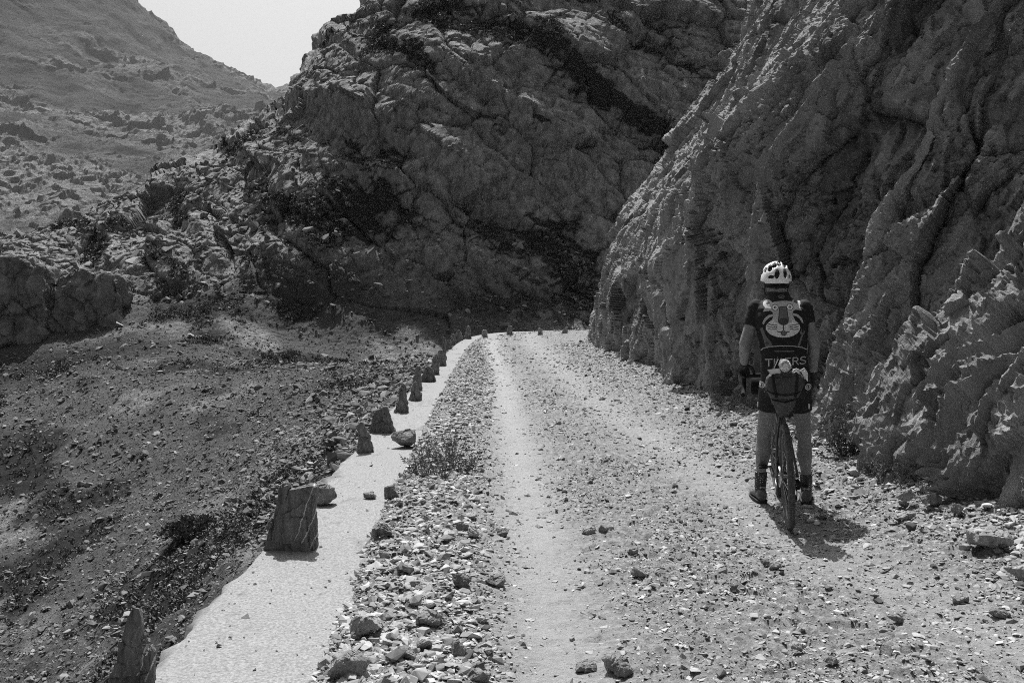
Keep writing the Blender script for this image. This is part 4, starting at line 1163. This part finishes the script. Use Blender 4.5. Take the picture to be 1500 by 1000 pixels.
hand(body, WRL, hf_l, hp_l, ht_l, (.75, .7, .5)); hand(body, WRR, hf_r, hp_r, ht_r, (.3, .35, .25))
me = remesh(body.V, body.F, .0058, 4); shade(me, True)
rider = obj('person', me, M_SKIN); rider.location = (RX, RY, RZ); rider.rotation_euler = (0, 0, RROT)
tag(rider, 'cyclist from behind in black jersey, shorts and white helmet standing astride the bicycle', 'person')

def cloth(m_, name, mt, vox, sm=4, wr=0.0, wf=14, parent=rider, cut=None):
    me = remesh(m_.V, m_.F, vox, sm)
    if wr:
        P = co(me); Nn = vnorm(me)
        set_co(me, P+Nn*(wr*fbm(P*np.array([wf, wf, wf*1.6]), 3)+wr*.5*fbm(P*np.array([wf*2, wf*2, wf*4]), 2))[:, None])
    shade(me, True)
    return obj(name, me, mt, parent)
# jersey: torso, sleeves with a clean cut, collar, full back pockets
m_ = MB()
torso(m_, .012, .012, .9, 1.46, .014, extra=((1.485, -.056, .017, .068, .064), (1.515, -.06, .028, .064, .06)))
for S_, E_, k_ in ((SHL, ELL, .5), (SHR, ELR, .42)):
    m_.caps(S_+V3(0, 0, .005), S_.lerp(E_, k_), .064, .056, 24, True, False)
    m_.ell(S_+V3(.03 if S_.x < 0 else -.03, 0, .0), (.075, .07, .06))
m_.ell((-.075, -.15, .99), (.055, .035, .08)); m_.ell((.06, -.15, .985), (.06, .04, .075)); m_.ell((-.008, -.158, .98), (.06, .034, .07))
jersey = cloth(m_, 'jersey', M_JERSEY, .0056, 5, .0045, 11)
# shorts
m_ = MB(); torso(m_, .008, .008, .85, 1.05, 0); m_.ell((0, -.055, .86), (.178, .128, .11))
for s_, H_, K_ in ((-1, HIP[0], KNE[0]), (1, HIP[1], KNE[1])):
    m_.caps(H_+V3(-.004*s_, -.005, 0), H_.lerp(K_, .49), .094, .073, 26, True, False)
    m_.ell(H_+V3(-.02*s_, -.055, .0), (.085, .085, .1))
shorts = cloth(m_, 'shorts', M_SHORT, .0056, 4, .002, 12)
for i_, (A_, K_, H_) in enumerate(zip(ANK, KNE, HIP)):
    m_ = MB(); m_.caps(A_+V3(0, 0, -.02), A_.lerp(K_, .27), .041, .0455, 22, True, False); m_.caps(A_+V3(0, -.006, -.02), A_+V3(0, -.005, -.06), .04, .038, 18)
    cloth(m_, 'sock', M_SOCK, .005, 2)
    d_ = (V3(-.2, .98, 0), V3(.08, 1, 0))[i_]; d_.normalize(); t_ = V3(d_.y, -d_.x, 0); o_ = V3(A_.x, A_.y, 0)
    m_ = MB(); RGS = []
    for y_, hw, zt in ((-.078, .02, .05), (-.072, .033, .085), (-.05, .04, .098), (0, .041, .1), (.05, .044, .088), (.1, .049, .068), (.15, .046, .055), (.185, .034, .045), (.2, .018, .034)):
        RGS.append([tuple(o_+d_*y_+t_*(.92*hw*math.copysign(abs(math.cos(a))**.7, math.cos(a)))+V3(0, 0, .018+max(0, (zt-.018))*(.5+.5*math.sin(a)))) for a in [2*math.pi*k_/24 for k_ in range(24)]])
    m_.loft(RGS); sho = cloth(m_, 'shoe', M_SHOE, .0046, 3)
    m_ = MB(); RGS = []
    for z_, k_ in ((.0, .96), (.006, 1), (.02, 1.03)):
        RGS.append([tuple(o_+d_*(y_*k_)+t_*(hw*k_*s_)+V3(0, 0, z_)) for y_, hw, s_ in [(-.08, .012, -1), (-.075, .03, -1), (-.05, .041, -1), (0, .041, -1), (.05, .045, -1), (.1, .05, -1), (.15, .047, -1), (.185, .036, -1), (.202, .014, -1), (.202, .014, 1), (.185, .036, 1), (.15, .047, 1), (.1, .05, 1), (.05, .045, 1), (0, .041, 1), (-.05, .041, 1), (-.075, .03, 1), (-.08, .012, 1)]])
    m_.loft(RGS); m_.build('sole', M_SOLE, sho)
    m_ = MB(); m_.tube([tuple(o_+d_*(.0-.03*math.cos(a)*1.4)+t_*(.036*math.sin(a))+V3(0, 0, .102+.008*math.cos(a))) for a in [2*math.pi*k_/20 for k_ in range(20)]], .0045, 8, closed=True); m_.build('shoe_collar', M_E1, sho)
for W_, f_, p_, t_, cu in ((WRL, hf_l, hp_l, ht_l, (.75, .7, .5)), (WRR, hf_r, hp_r, ht_r, (.3, .35, .25))):
    m_ = MB(); hand(m_, W_, f_, p_, t_, cu, .0028)
    E_ = ELL if W_ is WRL else ELR
    m_.caps(W_.lerp(E_, .1), W_+f_.normalized()*.03, .0335, .031, 18, False, True)
    cloth(m_, 'glove', M_GLOVE, .0042, 2)

# helmet: a vented white shell over a dark liner
def uvz(X_, Y_): return (1060+X_/6.25-1151)*.00482-.004, 1.59-((365+Y_/6.25)-410)*.00482
HELC = V3(-.069, .084, 1.607); HELR = (.108, .142, .128)
m_ = MB(); nA, nB = 150, 90; Vh, keepf = [], []
vents = [(421, 160, 19, 32, -.35), (462, 132, 19, 25, -.3), (505, 117, 21, 21, 0), (555, 127, 18, 26, .25), (600, 154, 14, 30, .25), (485, 210, 23, 42, -.12), (562, 206, 20, 42, .1), (430, 238, 28, 16, .1), (603, 234, 11, 19, 0), (352, 196, 11, 24, -.3), (382, 176, 9, 26, -.35)]
vents = [(uvz(a, b)[0], uvz(a, b)[1]+.0)+(c_*.00482/6.25*1.12, d_*.00482/6.25*1.12, e_) for a, b, c_, d_, e_ in vents]
for i in range(nB+1):
    th = math.pi*.5*i/nB*1.16
    for k_ in range(nA):
        q_ = 2*math.pi*k_/nA
        sx, sy = math.sin(th)*math.cos(q_), math.sin(th)*math.sin(q_)
        rib_ = 1+.018*math.cos(9*math.atan2(sx, .35+.65*math.cos(th)))*(math.sin(th)**.5)
        x, y, z = HELR[0]*sx*rib_, HELR[1]*sy, HELR[2]*math.cos(th)*rib_
        Vh.append((HELC.x+x, HELC.y+y, HELC.z+z))
Fh = []
def low(v):
    yy_ = (v[1]-HELC.y)/HELR[1]
    return v[2] < HELC.z-.038+.055*max(0, yy_)+.02*abs(v[0]-HELC.x)/.1*(1 if abs(yy_) < .6 else .2) - .006*math.exp(-((v[0]-HELC.x)/.03)**2)*(-1 if yy_ < 0 else 0)
for i in range(nB):
    for k_ in range(nA):
        f_ = [i*nA+k_, i*nA+(k_+1) % nA, (i+1)*nA+(k_+1) % nA, (i+1)*nA+k_]
        c_ = sum((Vector(Vh[j]) for j in f_), Vector())/4
        if low(c_): continue
        hit = False
        for vx, vz, rx_, rz2, ro in vents:
            for my in ((c_.y < HELC.y+.05), False):
                if not my: continue
                dx_, dz_ = c_.x-vx, c_.z-vz
                ex, ez = dx_*math.cos(ro)+dz_*math.sin(ro), -dx_*math.sin(ro)+dz_*math.cos(ro)
                if (ex/rx_)**2+(ez/rz2)**2 < 1: hit = True
        if c_.y > HELC.y+.05:
            a_ = (c_.x-HELC.x)/.034; fr_ = abs(a_-round(a_))
            if fr_ < .27 and HELC.z+.03 < c_.z < HELC.z+.105 and abs(c_.x-HELC.x) < .085: hit = True
        if not hit: Fh.append(f_)
m_.add(Vh, Fh)
me = m_.mesh('helmet'); bm = bmesh.new(); bm.from_mesh(me); bmesh.ops.remove_doubles(bm, verts=bm.verts, dist=1e-6)
bmesh.ops.delete(bm, geom=[v for v in bm.verts if not v.link_faces], context='VERTS')
bmesh.ops.recalc_face_normals(bm, faces=bm.faces); bm.to_mesh(me); bm.free()
ho = obj('helmet', me, M_HELMET); md = ho.modifiers.new('s', 'SOLIDIFY'); md.thickness = .012; md.offset = -1
ms = ho.modifiers.new('sm', 'SMOOTH'); ms.iterations = 2; ms.factor = .4
dg = bpy.context.evaluated_depsgraph_get(); me2 = bpy.data.meshes.new_from_object(ho.evaluated_get(dg)); bpy.data.objects.remove(ho)
shade(me2, True); helmet = obj('helmet', me2, None, rider); 
m_ = MB(); m_.ell(HELC+V3(0, 0, -.004), (.091, .124, .108), None, 28)
me = m_.mesh('liner'); bm = bmesh.new(); bm.from_mesh(me)
bmesh.ops.delete(bm, geom=[v for v in bm.verts if v.co.z < HELC.z-.04], context='VERTS'); bm.to_mesh(me); bm.free(); obj('helmet_liner', me, M_PAD, helmet)
m_ = MB()
m_.tube([(HELC.x+.078*math.sin(a), HELC.y-.112*math.cos(a)*1.0, HELC.z-.052) for a in [-1.5+3.0*k_/16 for k_ in range(17)]], .011, 8, flat=.4)
m_.ell((HELC.x, HELC.y-.112, HELC.z-.056), (.02, .01, .014), None, 12)
for s_ in (-1, 1): m_.tube([(HELC.x+s_*.088, HELC.y-.05, HELC.z-.035), (HELC.x+s_*.08, HELC.y-.005, HELC.z-.085), (HELC.x+s_*.06, HELC.y+.03, HELC.z-.13), (HELC.x, HELC.y+.06, HELC.z-.15)], .0055, 6, flat=.4); m_.tube([(HELC.x+s_*.088, HELC.y+.06, HELC.z-.02), (HELC.x+s_*.08, HELC.y+.0, HELC.z-.085)], .0055, 6, flat=.4)
m_.build('helmet_strap', M_STRAP, helmet)
m_ = MB(); m_.ell(HC_+HR @ V3(0, -.012, .006), (.079, .092, .108), HR, 24)
me = m_.mesh('hair'); bm = bmesh.new(); bm.from_mesh(me)
bmesh.ops.delete(bm, geom=[v for v in bm.verts if v.co.z < HC_.z-.045 or (v.co.y > HC_.y+.03 and v.co.z < HC_.z+.05)], context='VERTS'); bm.to_mesh(me); bm.free()
obj('hair', me, M_HAIR, rider)

# ------------------------------------------------------------------ print on the jersey and the shorts
def in_poly(poly, X_, Y_):
    c_ = np.zeros(X_.shape, bool); n_ = len(poly)
    for i in range(n_):
        (x1, y1), (x2, y2) = poly[i], poly[(i+1) % n_]
        if y1 == y2: continue
        c_ ^= ((y1 > Y_) != (y2 > Y_)) & (X_ < (x2-x1)*(Y_-y1)/(y2-y1)+x1)
    return c_
def seg_d(pts, X_, Y_):
    d_ = np.full(X_.shape, 1e9)
    for (x1, y1), (x2, y2) in zip(pts[:-1], pts[1:]):
        l2 = (x2-x1)**2+(y2-y1)**2+1e-9; t_ = np.clip(((X_-x1)*(x2-x1)+(Y_-y1)*(y2-y1))/l2, 0, 1)
        d_ = np.minimum(d_, np.hypot(X_-x1-t_*(x2-x1), Y_-y1-t_*(y2-y1)))
    return d_
def ell_in(cx, cy_, rx_, ry_, X_, Y_): return ((X_-cx)/rx_)**2+((Y_-cy_)/ry_)**2 < 1
def arc(cx, cy_, rx_, ry_, a0, a1, n=14): return [(cx+rx_*math.cos(a0+(a1-a0)*i/n), cy_+ry_*math.sin(a0+(a1-a0)*i/n)) for i in range(n+1)]

def print_on(ob, name, X0, X1, Y0, Y1, step, ink, mats, off=.0022):
    """thin print following the cloth: cells of the drawing laid onto the fabric"""
    xs = np.arange(X0, X1, step); ys_ = np.arange(Y0, Y1, step)
    bm = bmesh.new(); bm.from_mesh(ob.data); tree = BVHTree.FromBMesh(bm); bm.free()
    XX, YY = np.meshgrid(xs, ys_); cen = ink(XX+step/2, YY+step/2)
    VV, FF, MM, idx_ = [], [], [], {}
    def vert(i, j):
        if (i, j) in idx_: return idx_[(i, j)]
        u_, v_ = 1060+xs[j]/6.25, 365+ys_[i]/6.25
        x, z = (u_-1151)*.00474-.011, 1.59-(v_-410)*.00471
        h = tree.ray_cast(Vector((x, -1, z)), Vector((0, 1, 0)))
        r_ = None
        if h[0] is not None and h[1].y < -.12:
            p_ = h[0]+h[1]*off; r_ = len(VV); VV.append(tuple(p_))
        idx_[(i, j)] = r_; return r_
    for i in range(len(ys_)-1):
        for j in range(len(xs)-1):
            if cen[i, j] >= 0:
                q_ = [vert(i, j), vert(i, j+1), vert(i+1, j+1), vert(i+1, j)]
                if None in q_: continue
                FF.append(q_[::-1]); MM.append(int(cen[i, j]))
    me = bpy.data.meshes.new(name); me.from_pydata(VV, [], FF); me.polygons.foreach_set('material_index', MM); shade(me, True); me.update()
    return obj(name, me, mats, ob)

INK = [M_E1, M_E2, M_E3, M_E4, M_E5]
def tiger(X_, Y_):
    o = np.full(X_.shape, -1)
    def put(m__, k_): o[m__] = k_
    put(ell_in(411, 492, 42, 40, X_, Y_) | ell_in(664, 482, 41, 40, X_, Y_), 0)
    put(ell_in(414, 489, 17, 15, X_, Y_) | ell_in(660, 474, 17, 15, X_, Y_), 3)
    put(in_poly([(366, 564), (385, 525), (430, 485), (480, 468), (545, 462), (610, 464), (650, 478), (690, 508), (714, 549), (655, 542), (632, 556), (628, 590), (652, 640), (640, 700), (450, 700), (438, 650), (458, 606), (452, 566), (430, 552)], X_, Y_), 0)
    put(in_poly([(462, 582), (415, 592), (378, 626), (362, 664), (372, 684), (392, 645), (425, 615), (462, 602)], X_, Y_), 0)
    put(in_poly([(634, 572), (676, 584), (712, 618), (726, 664), (712, 660), (694, 628), (664, 604), (630, 594)], X_, Y_), 0)
    put(ell_in(545, 706, 151, 90, X_, Y_), 1)
    put(ell_in(545, 622, 82, 70, X_, Y_) & (Y_ < 660), 0)
    for s_ in (-1, 1):
        for k_, (dy, ex) in enumerate(((0, 0), (22, 6), (42, 10))):
            put(seg_d([(547+s_*58, 684+dy*.7), (547+s_*100, 682+dy), (547+s_*(142-ex), 668+dy*1.15)], X_, Y_) < 3.6, 3)
    put(in_poly([(514, 520), (576, 514), (592, 640), (503, 642)], X_, Y_), 4)
    put(seg_d([(514, 520), (576, 514), (592, 640), (503, 642), (514, 520)], X_, Y_) < 4, 3)
    put(ell_in(547, 650, 46, 33, X_, Y_), 3)
    put(seg_d([(547, 680), (547, 712)], X_, Y_) < 4, 3)
    put(seg_d(arc(515, 712, 34, 34, 0, 2.2), X_, Y_) < 4, 3); put(seg_d(arc(581, 712, 34, 34, math.pi, .95), X_, Y_) < 4, 3)
    put(ell_in(552, 752, 24, 24, X_, Y_) & (Y_ > 735), 4)
    put(seg_d(arc(552, 752, 24, 24, -.3, 3.4), X_, Y_) < 4, 3)
    for cx, cy_ in ((475, 523), (606, 518)):
        put(ell_in(cx, cy_, 31, 30, X_, Y_), 3); put(ell_in(cx, cy_, 25, 24, X_, Y_), 2); put(ell_in(cx, cy_, 12, 11, X_, Y_), 3); put(ell_in(cx, cy_, 4, 4, X_, Y_), 2)
    put(in_poly([(340, 716), (366, 708), (384, 752), (402, 792), (440, 838), (457, 876), (440, 886), (394, 886), (372, 800)], X_, Y_), 4)
    put(ell_in(408, 852, 17, 14, X_, Y_), 3)
    put(seg_d([(688, 868), (716, 768)], X_, Y_) < 9, 4)
    put((np.hypot(X_-717, Y_-748) < 22) & ~((np.abs(X_-719) < 8) & (Y_ < 748)), 4)
    put(seg_d([(358, 918), (378, 900), (430, 884), (520, 874), (640, 875), (720, 888), (758, 908)], X_, Y_) < 4.2, 0)
    put(seg_d([(478, 924), (642, 921)], X_, Y_) < 6, 4)
    put((np.abs(np.hypot((X_-532)/1.3, (Y_-424)*1.2)-18) < 4) | (seg_d([(515, 432), (550, 416)], X_, Y_) < 4), 4)
    return o
def word(X_, Y_):
    o = np.full(X_.shape, -1)
    def P_(x, y): return (x, y-.085*(x-575))
    T_ = 5.2
    def st(pts): o[seg_d([P_(*q_) for q_ in pts], X_, Y_) < T_] = 0
    t0, b0 = 988, 1050; m0 = 1019            # top and foot of the letters
    st([(396, t0), (452, t0)]); st([(424, t0), (424, b0)])                                   # T
    st([(474, t0), (474, b0)])                                                               # I
    st([(548, t0+10), (536, t0+2), (520, t0), (504, t0+6), (497, m0), (504, b0-6), (522, b0), (540, b0-3), (549, b0-10), (549, m0+4), (528, m0+4)])   # G
    st([(614, t0), (572, t0), (572, b0), (614, b0)]); st([(572, m0), (608, m0)])             # E
    st([(636, b0), (636, t0), (664, t0), (678, t0+7), (680, t0+18), (672, m0-2), (636, m0)]); st([(660, m0), (682, b0)])   # R
    st([(750, t0+8), (738, t0), (718, t0), (704, t0+9), (706, m0-8), (722, m0-1), (742, m0+5), (751, m0+16), (744, b0-5), (726, b0), (708, b0-2), (698, b0-12)])   # S
    return o
def both(X_, Y_):
    o = tiger(X_, Y_); w_ = word(X_, Y_); o[w_ >= 0] = 0
    return o
print_on(jersey, 'emblem', 325, 775, 395, 1165, 2.1, both, INK)
def roundel(X_, Y_, which=0):
    o = np.full(X_.shape, -1)
    for cx, cy_ in ((366, 1245), (778, 1252))[which:which+1]:
        r_ = np.hypot(X_-cx, Y_-cy_)
        o[r_ < 29] = 2; o[r_ < 24] = 3; o[(r_ < 19)] = 0; o[seg_d([(cx-4, cy_-14), (cx+5, cy_-4), (cx-3, cy_+6), (cx+4, cy_+14)], X_, Y_) < 4] = 3
    for x0, x1 in ():
        m__ = (X_ > x0) & (X_ < x1) & (Y_ > 1416) & (Y_ < 1466); o[m__] = 1
        o[m__ & (np.abs(X_-(x0+x1)/2) < 2.6)] = 3
    return o
def hemtag(X_, Y_, which=0):
    o = np.full(X_.shape, -1); x0, x1 = ((322, 342), (786, 802))[which]
    m__ = (X_ > x0) & (X_ < x1) & (Y_ > 1416) & (Y_ < 1466); o[m__] = 1; o[m__ & (np.abs(X_-(x0+x1)/2) < 2.6)] = 3
    return o
for k_ in (0, 1):
    x_ = (366, 778)[k_]; print_on(shorts, 'emblem', x_-36, x_+36, 1205, 1290, 2.2, lambda a, b: roundel(a, b, k_), INK)
    x_ = (332, 794)[k_]; print_on(shorts, 'hem_tag', x_-16, x_+16, 1410, 1472, 2.2, lambda a, b: hemtag(a, b, k_), INK)
helmet.data.materials.append(M_HELMET) if not helmet.data.materials else None
# ------------------------------------------------------------------ plants
def leafball(rng, n, up=.6, w=.16, ln=.75):
    V, F = [], []
    for i in range(n):
        d = rng.normal(size=3); d[2] = abs(d[2])*up+.15; d /= np.linalg.norm(d)
        s = np.cross(d, rng.normal(size=3)); s /= np.linalg.norm(s)+1e-9
        b = d*rng.uniform(.1, .45); L = rng.uniform(.6, 1.0)*ln
        k = len(V); V += [b-s*w*.35, b+s*w*.35, b+d*L*.6+s*w, b+d*L, b+d*L*.6-s*w]
        F += [[k, k+1, k+2], [k, k+2, k+4], [k+4, k+2, k+3]]
    return np.array(V), np.array(F)
rng = np.random.default_rng(77)
BALLS = [leafball(rng, 16) for _ in range(14)]
def plant_scatter(name, P, S, mt, label, seed):
    rng = np.random.default_rng(seed)
    me = scatter(name, P, S, BALLS, rng, .2, .5)
    return tag(obj(name, me, mt), label, kind='stuff')
# heather on the hill where the ground cover is dark
sel = np.nonzero((HILL_VEG > .52) & (HILL_ROCK > .5) & (HILL_P[:, 1] < 60) & (HILL_P[:, 1] > 34) & (HILL_Q < -.5))[0]
pk = rng.choice(sel, HEATH_N)
plant_scatter('heather_vegetation', HILL_P[pk]-HILL_N[pk]*.02, rng.uniform(.06, .2, HEATH_N), M_LEAF, 'low dark heather covering ledges of the rocky hillside', 78)
# grass on the scree slope
sel = np.nonzero((HILL_P[:, 1] > 6) & (HILL_P[:, 1] < 38) & (HILL_Q < -.15) & (HILL_ROCK < .3) & (HILL_P[:, 0] > -26))[0]
bb = fbm(HILL_P[sel]*.3+12, 4)+.35*fbm(HILL_P[sel]*1.3+50, 3)
wg = sstep(.05, .3, bb)*np.hypot(HILL_P[sel, 0], HILL_P[sel, 1])/np.maximum(HILL_P[sel, 1], 9)+.004
pk = rng.choice(sel, TUFT_N, p=wg/wg.sum())
plant_scatter('grass_tufts_vegetation', HILL_P[pk], rng.uniform(.025, .085, TUFT_N)*np.interp(HILL_P[pk, 1], [7, 30], [.9, 1.8]), M_LEAF, 'short dark grass growing between the scree stones', 79)

def near_hill(u, v):
    a, b = (u-750)/FPX, (500-v)/FPX
    D = np.array([a, cp+b*sp, -sp+b*cp]); D /= np.linalg.norm(D)
    R_ = HILL_P-np.array([0, 0, EYE]); t = R_@D
    k = np.linalg.norm(R_-t[:, None]*D, axis=1)+np.where(t < 3, 99, 0)+.002*t
    return HILL_P[np.argmin(k)]

# the dark cushion shrub on the scree
c = near_hill(287, 782); scl = np.linalg.norm(c)/FPX
sh_ = thing('cushion_shrub', 'low dark cushion-shaped shrub alone on the scree slope below the road', 'shrub', tuple(c))
P_, S_ = [], []
for i in range(230):
    a = rng.uniform(0, 6.28); r = rng.random()**.5
    P_.append((r*math.cos(a)*46*scl, r*math.sin(a)*38*scl, (1-r*r)*19*scl)); S_.append(rng.uniform(5, 9)*scl)
obj('foliage', scatter('foliage', np.array(P_), np.array(S_)*1.3, BALLS, rng, .3, .4), M_LEAF, sh_)
m_ = MB()
for i in range(9):
    a = 6.28*i/9; m_.tube([(0, 0, -.03), (14*scl*math.cos(a), 12*scl*math.sin(a), 8*scl), (34*scl*math.cos(a), 28*scl*math.sin(a), 9*scl)], [.012, .009, .005], 6)
m_.build('stem', M_LEAF, sh_)

def weed(loc, h, n, label, group, mt, seed, spread=.5, heads=True, name='weed_plant'):
    rg = np.random.default_rng(seed)
    t = thing(name, label, 'weed', loc, (0, 0, 0), group)
    st, lf, hd = MB(), MB(), MB()
    for i in range(n):
        a = rg.uniform(0, 6.28); L = h*rg.uniform(.55, 1.05); s = spread*rg.uniform(.2, 1)*L
        b = Vector((rg.normal(0, .02), rg.normal(0, .02), -.01))
        p1 = b+Vector((s*.35*math.cos(a), s*.35*math.sin(a), L*.5)); p2 = b+Vector((s*math.cos(a), s*math.sin(a), L))
        st.tube([b, p1, p2], [.0028, .0024, .0014], 5)
        for k in range(int(6+L*16)):
            u = rg.uniform(.05, .95); p = b.lerp(p1, u*2) if u < .5 else p1.lerp(p2, u*2-1)
            d = Vector(rg.normal(size=3)); d.z = abs(d.z)*.6+.15; d.normalize(); ll = rg.uniform(.02, .055)*(1.2-.5*u); w = ll*rg.uniform(.12, .2)
            sd_ = d.cross(Vector(rg.normal(size=3))).normalized()*w
            lf.add([p, p+d*ll*.5+sd_, p+d*ll-Vector((0, 0, ll*.2)), p+d*ll*.5-sd_], [[0, 1, 2, 3]])
        if heads and rg.random() < .6:
            for k in range(5):
                q = p2+Vector(rg.normal(0, .006, 3)); q.z -= .012*k
                hd.ell(q, (.0045, .0045, .006), None, 5)
    st.build('stem', mt, t); lf.build('foliage', mt, t, smooth=False)
    if heads and hd.V: hd.build('seed_head', M_LEAF_PALE, t)
    return t
k = 0
for u, v, h in [(606, 698, .2), (618, 690, .26), (632, 700, .2), (646, 706, .26), (655, 694, .2), (665, 690, .3), (680, 696, .2), (640, 684, .24), (692, 690, .2), (628, 672, .24), (660, 674, .26)]:
    c = gnd(u, v, .06); weed(c, h*1.05, 9, 'thin-stemmed grey weed of the clump growing in the rubble beside the concrete strip', 'roadside weed clump', M_LEAF_PALE if k % 2 else M_LEAF, 200+k, .7); k += 1
for i, (u, v, h) in enumerate([(1228, 664, .16), (1246, 668, .13), (1210, 655, .13), (1322, 706, .15), (1345, 712, .13), (1372, 705, .16), (1398, 714, .17), (1422, 722, .14), (1450, 735, .12), (1062, 604, .2), (1080, 612, .2), (1040, 592, .15), (1010, 572, .14), (985, 565, .14), (930, 535, .16)]):
    c = gnd(u, v, .13)
    x_ = min(c[0], float(wall_x(c[1]))-.12); z_ = float(road_z([x_], [c[1]], detail=False)[0])
    weed((x_, c[1], z_), h, 8, 'small leafy plant growing in the gravel along the cliff foot', 'small plants along the cliff foot', M_LEAF_PALE if i % 3 else M_LEAF, 300+i, .9, heads=i % 2 == 0)
# dark bush in the recess of the cliff
c = gnd(1291, 676, .16); x_ = min(c[0], float(wall_x(c[1]))-.02)
t = thing('shrub', 'dark bushy plant in the recess of the cliff behind the cyclist on the right', 'shrub', (x_, c[1], .12))
P_ = np.c_[rng.normal(0, .09, 150), rng.normal(0, .09, 150), np.abs(rng.normal(.2, .13, 150))]
obj('foliage', scatter('foliage', P_, rng.uniform(.03, .06, 150), BALLS, rng, .5, .4), M_LEAF, t)
m_ = MB()
for i in range(7):
    a = 6.28*i/7; m_.tube([(0, 0, -.02), (.05*math.cos(a), .05*math.sin(a), .15), (.1*math.cos(a), .1*math.sin(a), .36)], [.008, .006, .003], 6)
m_.build('stem', M_LEAF, t)

# ------------------------------------------------------------------ the rock blocks at the left end of the scree
def crag(u0, u1, v0, v1, d, prof, deep, seed, label):
    a = Vector(at((u0+u1)/2, v1, d)); sc = d/FPX; wd, ht = (u1-u0)*sc, (v1-v0)*sc+.8
    o = slab_stone('rock_outcrop', [((x-.5)*wd, z*ht) for x, z in prof], deep, seed, M_HILL_ROCK, (a.x, a.y+deep/2, a.z-.8), 0, (0, 0), label, 'rock', None, vox=.045, rough=1.15, wts=(.045, .03, .075))
    return o
M_HILL_ROCK = mat('outcrop_limestone', .12, .3, scale=2.4, detail=14, rough=.95, bumps=((12, .9, .05), (3.5, .8, .15)), ramp=(.33, .66), spec=.08, stretch=((1, 1, .5), (0, .3, 0)))
crag(62, 170, 396, 488, 37.0, [(0, 0), (1, .0), (1.02, .5), (.97, .9), (.7, .97), (.3, 1), (.06, .93), (-.02, .5)], 3.2, 501, 'broad pale rock block with a sheer front, right one of two above the scree')
crag(-60, 58, 372, 494, 36.4, [(0, 0), (1, 0), (1.04, .4), (.95, .86), (.6, .97), (.2, 1), (0, .9)], 3.5, 502, 'sheer cracked rock block at the left border of the view above the scree')
